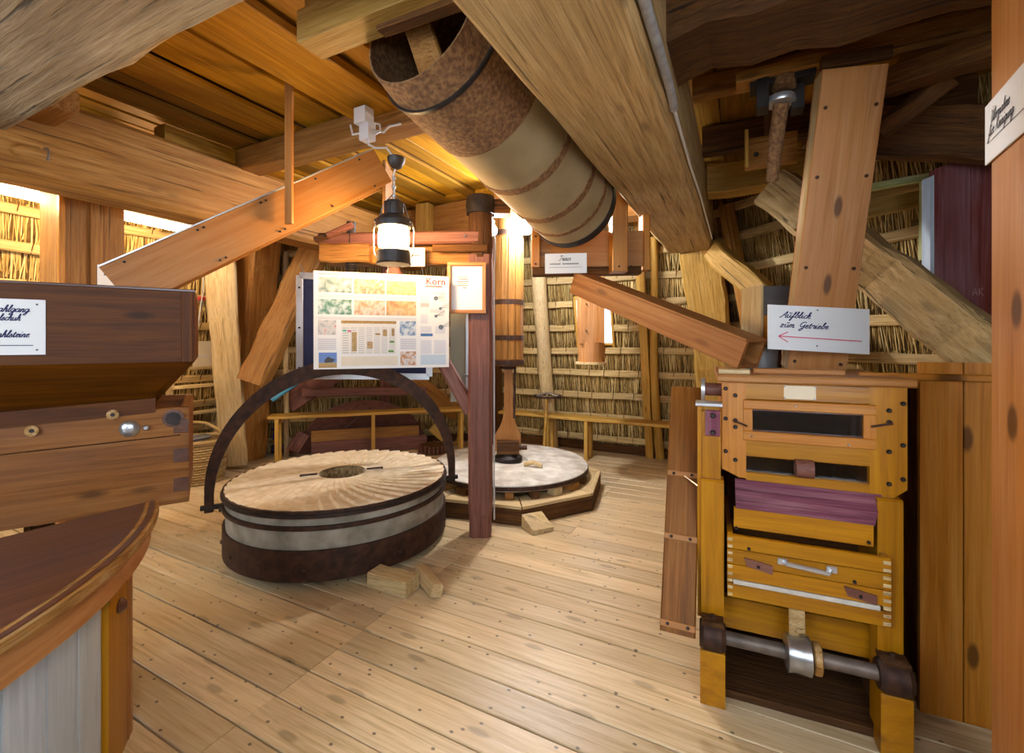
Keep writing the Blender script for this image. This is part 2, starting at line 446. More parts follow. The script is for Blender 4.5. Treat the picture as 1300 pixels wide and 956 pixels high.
for k, nm in ((4, 'window_2'), (3, 'window_3'), (5, 'window_4')):
    s0, s1, h0, h1 = HOLES[k]
    ww = thing(nm, 'tall daylight window in the wall', None, wp(k, (s0 + s1) / 2, h0), kind='structure')
    for s in (s0, s1): bar('window_jamb', wp(k, s, h0, .05), wp(k, s, h1, .05), .14, .05, W_PALE, ww, up=wall_frame(k)[1])
    for h in (h0, h1): bar('window_rail', wp(k, s0, h, .05), wp(k, s1, h, .05), .14, .05, W_PALE, ww)

# floor: boards across the building, jointed on the centre line
fl = MB()
pts = [wp(k, -half(0), 0, .1) for k in range(8)]
fl.prism([p + UP * (-.06) for p in pts], UP * .03)
floor = fl.build('floor', W_DARK, None, uv(CU, CV, -.03), BX, kind='structure', label='worn pale pine floorboards running across the mill')
BW = 0.146
v = CV - AP + .02; i = 0
while v < CV + AP:
    w = BW * rnd.uniform(.96, 1.04)
    R_ = octu(v + w / 2 + (.03 if v > CV else -.03), AP + .06)
    if R_:
        cuts = [R_[0], -1.59, R_[1]]
        if v > 3.0 and R_[1] > -1.05: cuts = [R_[0], -1.59, -1.09 if (i % 3) else -1.30, R_[1]]
        for a0, a1 in zip(cuts, cuts[1:]):
            if a1 - a0 < .05: continue
            dz = rnd.uniform(-.002, .001)
            bar('floor_board', uv(a0 + .0012, v + w / 2, -.014 + dz), uv(a1 - .0012, v + w / 2, -.014 + dz), w - .0065, .028, W_FLOOR, floor, ch=.003)
    v += w; i += 1
# sole board where the thatch meets the floor
for k in (0, 1, 6, 7):
    n, t = wall_frame(k)
    bar('baseboard_' + NAMES[k][5:], wp(k, -half(0) + .34, .05, -.04), wp(k, half(0) - .34, .05, -.04), .05, .1, W_DARK, None, kind='structure', jit=.004, seg=6)

# ceiling: boards along the beams
CZ = 2.78
cap_ = AP - LEAN * CZ
ce = MB(); ce.prism([CEN + (wp(k, -half(CZ), CZ, .14) - CEN) + UP * .05 for k in range(8)], UP * .04)  # unseen slab added above the boards to stop light leaking in
ceiling = ce.build('ceiling', W_DARK, None, uv(CU, CV, CZ + .06), AX, kind='structure', label='honey brown ceiling of sawn boards over heavy beams')
u = CU - cap_ + .01; i = 0
while u < CU + cap_ - .05:
    w = rnd.uniform(.12, .215)
    R_ = octv(u + w / 2, cap_ + .1)
    if R_:
        brk = 2.2 if i % 2 else 3.75
        cuts = [x for x in (R_[0], brk, R_[1]) if R_[0] <= x <= R_[1]]
        for a0, a1 in zip(cuts, cuts[1:]):
            if a1 - a0 < .05: continue
            dz = rnd.choice((0, 0, .016, .028)) + rnd.uniform(-.003, .003)
            bar('ceiling_board', uv(u + w / 2, a0 + .001, CZ + .015 + dz), uv(u + w / 2, a1 - .001, CZ + .015 + dz), w - .007, .028, W_CEIL, ceiling, ch=.004)
    u += w; i += 1

bar('wide_ceiling_board', uv(-1.97, .95, 2.735), uv(-1.97, 2.08, 2.735), .36, .05, W_CEIL, ceiling, ch=.006, jit=.004, seg=6)
bar('wide_ceiling_board', uv(-1.66, .95, 2.76), uv(-1.66, 2.08, 2.76), .12, .03, W_CEIL, ceiling, ch=.004)

# ------------------------------------------------------------------ beams, joists, posts
bar('main_beam', uv(-.46, -1.2, 2.43), uv(-.46, 4.62, 2.43), .41, .46, W_BEAM, ch=.022, jit=.006, seg=18, label='massive pale tan main beam above the drum, ending on the leaning corner post', cat='beam')
bar('main_beam', uv(-3.45, -.9, 2.43), uv(-3.45, 4.3, 2.43), .28, .46, W_WARM, ch=.03, jit=.005, seg=16, label='long brown main beam with an iron hook, above the dark hopper', cat='beam')
bar('cross_beam', uv(-3.32, .665, 2.6), uv(-.66, .665, 2.6), .50, .37, W_GREY, ch=.04, jit=.007, seg=16, label='weathered grey cross beam tenoned into the hooked brown beam', cat='beam')
bar('cross_beam', uv(-.26, 1.885, 2.61), uv(1.45, 1.885, 2.61), .37, .33, W_DARK, ch=.03, jit=.014, seg=12, label='rough dark cross beam carrying the iron bearing', cat='beam')
bar('cross_beam', uv(-3.32, 3.97, 2.59), uv(-.66, 3.97, 2.59), .26, .37, W_WARM, ch=.02, jit=.008, seg=12, label='deep golden cross beam behind the drive shaft head', cat='beam')
def joist(u0, u1, v, z0=2.65, w=.14, h=.13, mat=W_WARM, lab='', dz=0):
    return bar('ceiling_joist', uv(u0, v, z0 + h / 2 + dz), uv(u1, v, z0 + h / 2), w, h, mat, ch=.012, jit=.006, seg=8, label=lab, cat='joist')
joist(-3.6, -.66, 2.16, 2.62, .17, .16, W_WARM, 'brown joist carrying the white junction box')
joist(-.25, 1.3, 2.66, 2.66, .07, .12, W_WARM, 'narrow joist beside the grey conduit, next after the rough dark beam')
joist(-.25, 1.1, 3.32, 2.60, .10, .18, W_DARK, 'dark joist beyond the hanging iron rod')
joist(-.25, .70, 3.80, 2.46, .18, .22, W_OAK, 'yellow oak joist near the head of the leaning corner post')
joist(-4.3, -3.6, 2.75, 2.62, .12, .15, W_WARM, 'short joist end over the hooked brown beam')
# box-like corbel under the grey cross beam
bar('corbel', uv(-3.30, 1.0, 2.56), uv(-3.02, 1.0, 2.56), .13, .12, W_WARM, ch=.008, label='small wooden corbel block beside the grey cross beam', cat='corbel')
bar('wall_plate', uv(-3.40, 1.60, 2.71), uv(-3.40, 2.06, 2.71), .13, .10, W_CEIL, ch=.004, label='short golden plate lying on the hooked brown beam', cat='timber')

def corner(k0):
    """Corner post line between wall k0 and wall k0+1, a little inside the thatch."""
    def f(h, ins=.25):
        p = wp(k0, half(h), h)
        d = (CEN - Vector((p.x, p.y, 0))); d.z = 0
        return p + d.normalized() * ins
    return f
cr = corner(0)
bar('corner_post', cr(0), cr(2.24), .37, .33, W_OAK, up=AX, ch=.03, jit=.010, seg=14, label='broad yellow oak corner post leaning in under the main beam end', cat='post')
cl = corner(6)
bar('corner_post', cl(0), cl(2.55), .33, .33, W_WARM, up=AX, ch=.03, jit=.010, seg=14, label='dark weathered corner post behind the notched pale board', cat='post')
cb = corner(7)
bar('corner_post', cb(0, .235), cb(2.5, .235), .30, .30, W_DARK, up=AX, ch=.03, jit=.008, seg=12, label='dark corner post in the far corner behind the crane', cat='post')
# rafters on the back right wall
bar('rafter', wp(0, .62, 0, -.10), wp(0, .62, 2.6, -.10), .085, .09, W_BENCH, up=AX, ch=.006, jit=.004, seg=8, label='squared rafter beside a round pole, right of the window', cat='rafter')
MB().tube([wp(0, .74 - .03 * math.sin(q * .5), .27 * q, -.11) for q in range(10)], [.05 - .0015 * q for q in range(10)], 10).build('rafter_pole', W_BENCH, None, wp(0, .74, 1.2, -.1), wp(0, .74, 2, 0) - wp(0, .74, 0, 0), smooth=60, label='round rafter pole touching the squared rafter', cat='rafter')
MB().tube([wp(0, s_, h_, -.145) for s_, h_ in ((-.585, 0), (-.575, .45), (-.58, .9), (-.565, 1.35), (-.56, 1.75), (-.54, 2.2), (-.53, 2.6))], [.085, .075, .088, .083, .09, .088, .083], 10).build('rafter_pole', W_PALE, None, wp(0, -.56, 1.4, -.145), UP, smooth=60, label='crooked pale rafter pole carrying the small iron handwheel', cat='rafter')
bar('rafter', wp(1, -.95, 0, -.105), wp(1, -.95, 2.6, -.105), .10, .10, W_WARM, up=wall_frame(1)[0], jit=.004, seg=6, label='brown rafter on the right hand thatch behind the trunk', cat='rafter')
bar('rafter', wp(7, .1, 0, -.105), wp(7, .1, 2.6, -.105), .12, .09, W_PURP, up=wall_frame(7)[0], jit=.004, seg=6, label='brown rafter on the back thatch behind the poster', cat='rafter')
# braces
bar('brace', at(402, 312, 4.75), at(322, 486, 4.45), .24, .27, W_WARM, up=(.3, -.9, .3), ch=.02, jit=.010, seg=12, label='thick hewn diagonal brace with a free sawn end, beside the blue display board', cat='brace')
bar('leaning_board', at(276, 300, 4.38), at(298, 590, 4.80), .055, .27, W_PALE, up=(1, .25, 0), ch=.01, jit=.006, seg=14, w1=.055, h1=.24, label='pale rough board with wavy edge leaning beside the corner post', cat='board')
bar('brace', at(985, 238, 2.80), at(1275, 470, 2.0), .20, .235, W_BEAM, up=(.35, -.55, .65), ch=.02, jit=.010, seg=14, label='heavy grey brown brace slanting down past the red boarding', cat='brace')
bar('brace', at(905, 318, 4.1), at(1050, 445, 3.35), .14, .18, W_OAK, up=(.3, -.5, .6), ch=.015, jit=.007, seg=10, label='yellow oak brace slanting behind the grey tin hopper', cat='brace')
bar('brace', wp(7, -.386, 1.045, -.12), wp(7, -1.0, .627, -.12), .24, .10, W_PURP, up=wall_frame(7)[0], ch=.012, jit=.005, seg=8, label='reddish plank brace rising from the bench towards the poster', cat='brace')
bar('brace', wp(7, .28, .975, -.12), wp(7, 1.02, .40, -.12), .22, .10, W_WARM, up=wall_frame(7)[0], ch=.012, jit=.005, seg=8, label='brown plank brace falling towards the crane post', cat='brace')
bar('tie_plank', wp(7, -.83, .765, -.226), wp(7, .58, .735, -.226), .06, .10, W_PURP, ch=.008, jit=.004, seg=6, label='reddish horizontal plank between the two slanting braces', cat='plank')

# ------------------------------------------------------------------ handwriting for the cards
GL_ = {
 'a': (1.0, [[(.75,.85),(.45,1),(.1,.7),(.05,.3),(.3,0),(.6,.3),(.78,.95),(.7,.3),(.85,0),(1.1,.25)]]),
 'u': (1.0, [[(0,.6),(.15,1),(.12,.3),(.3,0),(.6,.3),(.72,1),(.68,.3),(.85,0),(1.05,.3)]]),
 'f': (.7, [[(0,.2),(.4,1),(.6,1.7),(.5,2),(.35,1.6),(.25,0),(.1,-.9),(-.1,-.8),(.3,.1),(.7,.3)]]),
 'b': (.8, [[(0,.3),(.35,1.2),(.5,1.9),(.3,2),(.2,1),(.15,.3),(.35,0),(.6,.3),(.6,.8),(.5,.9),(.9,.85)]]),
 'l': (.55, [[(0,.2),(.4,1.3),(.45,1.95),(.25,1.9),(.15,.5),(.3,0),(.6,.3)]]),
 'i': (.5, [[(0,.4),(.2,1),(.15,.3),(.3,0),(.55,.3)],[(.28,1.4),(.36,1.55)]]),
 'c': (.7, [[(.7,.8),(.5,1),(.15,.7),(.1,.3),(.35,0),(.75,.3)]]),
 'k': (.85, [[(0,.2),(.4,1.4),(.4,2),(.2,1.8),(.1,0)],[(.15,.5),(.55,1),(.6,.75),(.25,.5),(.55,0),(.85,.25)]]),
 'z': (.85, [[(.05,.9),(.65,.95),(.1,.05),(.8,.05)],[(.2,.5),(.6,.5)]]),
 'm': (1.15, [[(0,.3),(.15,1),(.1,0)],[(.12,.6),(.4,1),(.5,.8),(.45,0)],[(.48,.6),(.8,1),(.88,.7),(.82,.15),(.95,0),(1.15,.25)]]),
 'n': (.85, [[(0,.3),(.15,1),(.1,0)],[(.12,.6),(.45,1),(.58,.7),(.52,.15),(.65,0),(.85,.25)]]),
 'G': (1.35, [[(1.2,1.7),(.9,2),(.4,1.7),(.2,.9),(.5,.4),(1,.7),(1.15,1.2),(1.05,0),(.8,-.8),(.4,-.8),(.6,-.3),(1.3,.3)]]),
 'e': (.7, [[(.05,.4),(.5,.7),(.45,1),(.15,.8),(.1,.3),(.35,0),(.75,.3)]]),
 't': (.6, [[(.1,.4),(.3,1.6),(.2,.3),(.35,0),(.6,.3)],[(0,1.1),(.55,1.15)]]),
 'r': (.75, [[(0,.5),(.2,1.05),(.3,.9),(.6,.95),(.5,.3),(.65,0),(.85,.25)]]),
 'A': (1.3, [[(-.2,.15),(.1,0),(.6,1.2),(1,2),(1,1),(1.05,.1),(1.2,0),(1.35,.25)],[(.4,.8),(1.1,.8)]]),
 'M': (1.65, [[(0,0),(.3,1),(.4,2),(.7,.6),(1.3,2),(1.3,.3),(1.45,0),(1.65,.25)]]),
 'h': (.85, [[(0,.2),(.4,1.4),(.4,2),(.2,1.8),(.1,0)],[(.12,.5),(.45,1),(.6,.8),(.55,.15),(.7,0),(.9,.25)]]),
 'g': (.95, [[(.75,.85),(.45,1),(.1,.7),(.05,.3),(.3,.05),(.6,.3),(.78,.95),(.65,-.3),(.4,-.9),(.1,-.7),(.5,-.1),(1.1,.3)]]),
 's': (.65, [[(0,.3),(.35,1),(.35,.7),(.55,.3),(.35,0),(.05,.1)],[(.35,0),(.7,.3)]]),
 'R': (1.15, [[(.1,0),(.3,1.9)],[(.1,1.7),(.7,2),(.9,1.6),(.3,1.1),(.6,.6),(1,0),(1.2,.2)]]),
 'U': (1.4, [[(.1,1.8),(.3,2),(.2,.6),(.5,0),(.9,.6),(1.1,2),(1.05,.5),(1.2,0),(1.4,.3)]]),
 'T': (1.05, [[(.1,1.7),(.4,2),(1.2,1.9)],[(.75,1.95),(.6,.4),(.3,0),(.05,.3)]]),
 'K': (1.2, [[(.3,2),(.15,0)],[(1.0,2),(.3,1),(1.1,0)]]),
 '~': (.8, [[(0,.3),(.12,.9),(.2,.2),(.34,.8),(.44,.25),(.58,.7),(.68,.3),(.8,.3)]]),
 ' ': (.8, []),
}
GL_['\u016b'] = (1.0, GL_['u'][1] + [[(.15,1.5),(.8,1.5)]])
GL_['\u00fc'] = (1.0, GL_['u'][1] + [[(.25,1.4),(.28,1.55)],[(.65,1.4),(.68,1.55)]])
GL_['\u00dc'] = (1.4, GL_['U'][1] + [[(.45,2.35),(.5,2.5)],[(.9,2.35),(.95,2.5)]])
def catmull(p, n=4):
    if len(p) < 3: return p
    q = [p[0]] + list(p) + [p[-1]]; out = []
    for i in range(1, len(q) - 2):
        for k in range(n):
            t = k / n
            out.append(tuple(.5 * (2 * q[i][j] + (q[i+1][j] - q[i-1][j]) * t + (2 * q[i-1][j] - 5 * q[i][j] + 4 * q[i+1][j] - q[i+2][j]) * t * t + (3 * q[i][j] - q[i-1][j] - 3 * q[i+1][j] + q[i+2][j]) * t ** 3) for j in (0, 1)))
    out.append(tuple(p[-1])); return out
def stroke(mb, pts, org, ex, ey, w):
    nrm = ex.cross(ey)
    L = []; n = len(pts)
    for i in range(n):
        a = pts[max(i - 1, 0)]; b = pts[min(i + 1, n - 1)]
        dx, dy = b[0] - a[0], b[1] - a[1]; l = math.hypot(dx, dy) or 1
        L.append((org + ex * (pts[i][0] - dy / l * w) + ey * (pts[i][1] + dx / l * w), org + ex * (pts[i][0] + dy / l * w) + ey * (pts[i][1] - dx / l * w)))
    for i in range(n - 1):
        mb.add([L[i][0], L[i][1], L[i+1][1], L[i+1][0]], [[0, 1, 2, 3]])
def write(parent, text, org, ex, ey, xh, mat, w=None, name='lettering', slant=.35, right=None, sx=1.0):
    ex = Vector(ex).normalized(); ey = Vector(ey).normalized(); org = Vector(org)
    total = sum(GL_[c][0] for c in text) * xh * sx
    if right: org = org - ex * total
    mb = MB(); x = 0; w = w or xh * .13
    for c in text:
        adv, strokes = GL_[c]
        for s in strokes:
            stroke(mb, [((px + py * slant) * xh * sx + x, py * xh) for px, py in catmull(s)], org, ex, ey, w)
        x += adv * xh * sx
    return mb.build(name, mat, parent, org, ex)
def rule(parent, p0, p1, ey, w, mat, name='rule_line'):
    p0 = Vector(p0); p1 = Vector(p1); e = Vector(ey).normalized() * w / 2
    return MB().add([p0 - e, p1 - e, p1 + e, p0 + e], [[0, 1, 2, 3]]).build(name, mat, parent)
def typeset(parent, text, org, ex, ey, size, mat, name='lettering', bold=0.0):
    cu = bpy.data.curves.new(name, 'FONT'); cu.body = text; cu.size = size; cu.offset = bold; cu.resolution_u = 3
    o = bpy.data.objects.new(name, cu); col.objects.link(o)
    dg = bpy.context.evaluated_depsgraph_get()
    me = bpy.data.meshes.new_from_object(o.evaluated_get(dg))
    bpy.data.objects.remove(o)
    me.materials.clear(); me.materials.append(mat)
    ex = Vector(ex).normalized(); ey = Vector(ey).normalized()
    M = Matrix((ex, ey, ex.cross(ey))).transposed().to_4x4(); M.translation = Vector(org)
    r = bpy.data.objects.new(name, me); col.objects.link(r); register(r, M, parent); return r
def card(name, label, cat, org, ex, ey, w, h, mat=WHITE, th=.004, pins=True, group=None):
    """Flat sign: org is the lower left corner of its face."""
    ex = Vector(ex).normalized(); ey = Vector(ey).normalized(); nz = ex.cross(ey)
    t = thing(name, label, cat, org, group)
    p = [Vector(org), Vector(org) + ex * w, Vector(org) + ex * w + ey * h, Vector(org) + ey * h]
    MB().prism([q - nz * th for q in p], nz * th).build('card', mat, t)
    if pins:
        for (x, y) in pins if isinstance(pins, list) else [(w / 2, h * .93), (w / 2, h * .07)]:
            MB().lathe([(.0035, 0), (.0035, .002), (.001, .003)], Vector(org) + ex * x + ey * y, nz, 8).build('pin', GREYM, t)
    return t
def bolt(p, n, parent, r=.011, mat=None, name='bolt'):
    return MB().lathe([(r, -.004), (r, .004), (r * .6, .009)], p, n, 8).build(name, mat or IRON_D, parent)

# ------------------------------------------------------------------ near millstone, lying in the open
S1 = Vector((-1.18, 3.17, 0)); R1 = .70
ms = thing('millstone', 'big pale millstone with spiral dressed furrows and rusty iron hoops', 'millstone', S1)
# stone body
MB().ring([(R1 - .012, .05), (R1 - .008, .21), (R1 - .006, .33), (R1 - .008, .41), (.17, .41), (.17, .05)], S1, UP, 96).build('body', STONE_S, ms, S1, smooth=40)
# dressed upper face: furrows cut as real ridges
def dressed(c, r0, r1, z, nf, depth, dome, mat, parent, name, nr=26, na=480, twist=1.0):
    vs_, fs = [], []
    for i in range(nr + 1):
        r = r0 + (r1 - r0) * i / nr
        for j in range(na):
            th = 2 * math.pi * j / na
            ph = (th + twist * (1 - r / r1) ** 1.2 * 1.0) * nf / (2 * math.pi)
            fr = ph - math.floor(ph)
            d = depth * (fr ** 1.5) * min(1, (r - r0) / .08) * (1 - .25 * (i == nr))
            vs_.append(c + Vector((r * math.cos(th), r * math.sin(th), z + dome * (1 - (r / r1) ** 2) - d)))
    for i in range(nr):
        for j in range(na):
            k = (j + 1) % na
            fs.append([i * na + j, i * na + k, (i + 1) * na + k, (i + 1) * na + j])
    # outer skirt and eye wall
    n0 = len(vs_)
    vs_ += [c + Vector(((r1 - .004) * math.cos(2 * math.pi * j / na), (r1 - .004) * math.sin(2 * math.pi * j / na), z - .03)) for j in range(na)]
    for j in range(na):
        k = (j + 1) % na
        fs.append([nr * na + j, nr * na + k, n0 + k, n0 + j])
    return MB().add(vs_, fs).build(name, mat, parent, c, smooth=35)
dressed(S1, .155, R1, .432, 46, .013, .012, STONE_T, ms, 'dressed_face', twist=.55)
MB().ring([(.157, .438), (.172, .43), (.16, .22), (.135, .22), (.14, .36)], S1, UP, 40).build('eye_lining', plain('eye_stone', (.34, .24, .11), rough=.95, scale=45, c2=(.13, .085, .035), bump=1.0), ms, smooth=60)
# the eye is a hole: line it and close it deep down
MB().lathe([(.145, .24), (.02, .235)], S1, UP, 40).build('eye_floor', W_DARK, ms, smooth=40)
for s in (-1, 1):
    d = Vector((.93, .37, 0)) * s
    MB().box(S1 + d * .20 + UP * .437, .12, .05, .012, d).build('rynd_slot', STONE_S, ms)
    MB().box(S1 + d * .215 + UP * .444, .11, .022, .014, d).build('rynd_iron', IRON, ms)
for z0, z1, out in ((.388, .428, .012), (.322, .345, .012), (.045, .213, .010)):
    MB().ring([(R1 - .004, z0), (R1 + out, z0), (R1 + out, z1), (R1 - .004, z1)], S1, UP, 96).build('iron_hoop', IRON, ms, smooth=40)
MB().ring([(R1 - .01, .405), (R1 + .019, .402), (R1 + .019, .412), (R1 - .01, .415)], S1, UP, 96).build('hoop_wire', IRON_D, ms, smooth=40)
for j in range(9):
    th = -2.6 + j * .37
    bolt(S1 + Vector((math.cos(th), math.sin(th), 0)) * (R1 + .010) + UP * .115, (math.cos(th), math.sin(th), 0), ms, .012, IRON, 'rivet')
bolt(S1 + Vector((-.62, -.31, 0)).normalized() * (R1 + .02) + UP * .30, (-.9, -.4, 0), ms, .018)
MB().lathe([(R1 * .82, 0.0), (R1 * .82, .05)], S1, UP, 48).build('packing', W_DARK, ms)
# lifting bail of the stone crane
bd = Vector((.915, .404, 0)); bn = Vector((.404, -.915, 0))
bail = thing('lifting_bail', 'arched brown iron bail standing over the near millstone', 'bail', S1 + UP * .38)
rings = []
NB = 40
for i in range(NB + 1):
    th = math.pi * i / NB
    c = S1 + UP * .37 + bd * (-math.cos(th) * .785) + UP * math.sin(th) * .80
    rad = (bd * (-math.cos(th)) + UP * math.sin(th)).normalized()
    wd = .045 + .055 * math.sin(th) ** .8
    rings.append([c + rad * wd / 2 + bn * .014, c + rad * wd / 2 - bn * .014, c - rad * wd / 2 - bn * .014, c - rad * wd / 2 + bn * .014])
for s, r0 in ((-1, rings[0]), (1, rings[-1])):
    pass
MB().loft(rings).build('arch', IRON, bail, smooth=30)
for s in (-1, 1):
    p = S1 + UP * .37 + bd * s * .785
    MB().bar(p + UP * .02, p - UP * .09, .05, .03, up=bn).build('foot', IRON, bail)
    MB().tube([p + bd * s * .045 - UP * .06, p - bd * s * .08 - UP * .06], .017, 10).build('pin', IRON_D, bail, smooth=40)

# wooden blocks under and beside the near stone
def block(name, c, L, w, h, ang, label, mat=W_PALE, roll=0):
    d = Vector((math.cos(ang), math.sin(ang), 0))
    up = (UP + Vector((-d.y, d.x, 0)) * roll)
    return bar(name, Vector(c) - d * L / 2, Vector(c) + d * L / 2, w, h, mat, up=up, ch=.006, jit=.003, seg=4, label=label, cat='wood block')
block('wood_block', (-.65, 2.49, .043), .26, .115, .08, math.radians(-24), 'squared wooden block propping the near millstone')
block('wood_block', (-.46, 2.50, .036), .25, .065, .066, math.radians(-59), 'split wooden wedge lying against the squared prop block', roll=.3)
wd = MB(); wd.add([(.146, 3.163, .001), (.296, 3.245, .001), (.22, 3.384, .001), (.07, 3.302, .001), (.146, 3.163, .035), (.296, 3.245, .028), (.22, 3.384, .09), (.07, 3.302, .095)],
       [[0, 3, 2, 1], [4, 5, 6, 7], [0, 1, 5, 4], [1, 2, 6, 5], [2, 3, 7, 6], [3, 0, 4, 7]])
wd.build('wood_wedge', W_PALE, None, gx=(1, -.2, 0), label='pale wooden wedge leaning on the timber ring of the far stone', cat='wood wedge')

# ------------------------------------------------------------------ far millstone pair on its timber ring
S2 = Vector((-.015, 4.165, 0))
base = thing('stone_bed', 'octagonal dark timber bed ring under the far millstone', 'timber bed', S2)
def oc(r, i, z): 
    th = math.radians(6 - 45 * i); return S2 + Vector((r * math.cos(th), r * math.sin(th), z))
for i in range(8):
    g = .012
    p = [oc(.85, i, 0), oc(.85, i + 1, 0), oc(.62, i + 1, 0), oc(.62, i, 0)]
    m = sum((Vector(q) for q in p), Vector()) / 4
    p = [m + (q - m) * .992 for q in p]
    MB().prism([q + UP * .002 for q in p], UP * .118).build('bed_timber', W_DARK, base, m, p[1] - p[0])
    p2 = [m + (q - m) * .99 for q in p]
    MB().prism([q + UP * .12 for q in p2], UP * .022).build('bed_board', W_PALE, base, m + UP * .13, p[1] - p[0])
for i in range(11):
    th = math.radians(-8 - i * 16.5); c = S2 + Vector((.66 * math.cos(th), .66 * math.sin(th), .172))
    MB().box(c, rnd.uniform(.06, .12), .09, .055, (-math.sin(th), math.cos(th), 0)).build('shim_block', [W_PALE, W_DARK, W_WARM][i % 3], base)
st = thing('millstone', 'flat greyish white millstone on the octagonal timber bed', 'millstone', S2 + UP * .2)
MB().lathe([(.55, .198), (.69, .198), (.70, .205), (.70, .245), (.685, .258), (.35, .268), (.16, .270), (.15, .25)], S2, UP, 80).build('stone', STONE_F, st, S2, smooth=40)
MB().ring([(.698, .208), (.706, .208), (.706, .238), (.698, .238)], S2, UP, 80).build('iron_hoop', IRON, st, smooth=40)
# driver spindle with its forked foot
SP = Vector((-.035, 4.155, 0))
sp = thing('stone_spindle', 'forked iron and wood spindle driving the far millstone', 'spindle', SP + UP * .27)
MB().lathe([(.13, .272), (.13, .30), (.09, .33), (.085, .36)], SP, UP, 24).build('collar', IRON_D, sp, smooth=40)
MB().bar(SP + Vector((-.10, -.05, .40)), SP + Vector((.10, -.05, .40)), .10, .12).build('crosspiece', W_DARK, sp)
def flat(prof, y0, y1, mat, name, par, sx=1):
    MB().prism([SP + Vector((x * sx, y0, z)) for x, z in prof], (0, y1 - y0, 0)).build(name, mat, par, gx=UP)
flat([(.115, .36), (.115, .50), (.075, .58), (.045, .70), (.04, 1.10), (.07, 1.12), (-.06, 1.12), (-.035, 1.10), (-.035, .70), (-.07, .58), (-.12, .50), (-.12, .36)], -.035, .035, W_CHUTE, 'fork', sp)
MB().bar(SP + Vector((.055, -.05, .66)), SP + Vector((.062, -.05, 1.10)), .03, .02, up=(1, 0, 0)).build('iron_strap', IRON, sp)
MB().tube([SP + Vector((.10, -.08, .40)), SP + Vector((.17, -.08, .40))], .02, 10).build('bolt', IRON, sp, smooth=40)
MB().lathe([(.075, 1.10), (.075, 1.125)], SP, UP, 20).build('plate', IRON, sp)
MB().tube([S2 + Vector((.12, -.22, .286)), S2 + Vector((.2, -.24, .308)), S2 + Vector((.27, -.27, .285))], .02, 8).build('wood_chip', W_PALE, None, smooth=50, label='small curved offcut of wood on the far millstone', cat='offcut')
# great wooden shaft coming down from the ceiling
sh = thing('drive_shaft', 'round wooden drive shaft with iron bands above the far millstone', 'shaft', SP + UP * 1.13)
MB().lathe([(.125, 1.13), (.13, 1.2), (.135, 2.0), (.135, 2.77)], SP, UP, 28).build('barrel', W_WARM, sh, SP + UP * 1.9, UP, smooth=40)
for z in (1.135, 1.36, 1.68, 2.3):
    MB().ring([(.12, z), (.142, z), (.142, z + .045), (.12, z + .045)], SP, UP, 28).build('iron_band', IRON, sh, smooth=40)
for k in range(14):
    th = 2 * math.pi * k / 14
    d = Vector((math.cos(th), math.sin(th), 0))
    MB().bar(SP + d * .134 + UP * 1.19, SP + d * .136 + UP * 2.28, .05, .008, up=d, ch=.003).build('stave', W_WARM, sh, gx=UP)

# ------------------------------------------------------------------ stone crane: post, jib, brace, screw
cp = Vector((-.22, 3.2, 0))
cra = thing('stone_crane', 'brown painted stone crane with post, jib and slanting brace', 'crane', cp)
bar('post', cp + UP * .0, cp + UP * .16, .15, .15, W_PURP, cra, up=(0, 1, 0), ch=.02)
bar('post', cp + UP * .16, cp + UP * 1.95, .165, .165, W_PURP, cra, up=(0, 1, 0), ch=.02, jit=.002, seg=10)
MB().lathe([(.085, 1.93), (.088, 2.0), (.085, 2.2), (.08, 2.34)], cp, UP, 16).build('post_head', W_DARK, cra, cp + UP * 2.1, UP, smooth=40)
MB().lathe([(.10, 2.24), (.105, 2.30), (.10, 2.36)], cp, UP, 16).build('head_collar', IRON_D, cra, smooth=40)
MB().box(cp + Vector((.14, .02, 2.29)), .14, .12, .10).build('head_block', W_DARK, cra)
bar('jib', cp + Vector((-.0, -.05, 2.07)), cp + Vector((-1.12, -.02, 2.06)), .07, .085, W_PURP, cra, ch=.012)
bar('jib', cp + Vector((-.0, .06, 1.955)), cp + Vector((-1.08, .06, 1.955)), .13, .125, W_WARM, cra, ch=.012, jit=.004, seg=8)
bar('jib_end_block', cp + Vector((-.76, -.03, 1.96)), cp + Vector((-1.10, -.03, 1.96)), .10, .13, W_WARM, cra, ch=.015, jit=.004, seg=4)
bar('strap', cp + Vector((.05, -.10, 1.985)), cp + Vector((-.32, -.10, 1.985)), .03, .05, W_DARK, cra, ch=.01)
bar('brace', cp + Vector((-.07, 0, .86)), cp + Vector((-.62, 0, 1.86)), .09, .11, W_PURP, cra, up=(0, 1, 0), ch=.012)
MB().tube([S1 + UP * 1.2 + Vector((.06, 0, 0)), S1 + UP * 2.18 + Vector((.06, 0, 0))], .032, 12).build('screw', IRON_D, cra, smooth=40)
for q in range(12):
    MB().ring([(.03, 0), (.042, .008), (.03, .016)], S1 + Vector((.06, 0, 1.74 + q * .016)), UP, 14).build('screw_thread', IRON_D, cra)
MB().bar(at(400, 305, 3.05), at(428, 295, 3.05), .04, .035).build('turning_bar', W_DARK, cra)
MB().bar(at(416, 299, 3.03), at(448, 285, 3.03), .045, .035).build('turning_bar', W_PURP, cra)
bolt(cp + Vector((-.62, -.09, 2.07)), (0, -1, 0), cra, .01); bolt(cp + Vector((-.1, -.09, 2.07)), (0, -1, 0), cra, .008, STEEL)

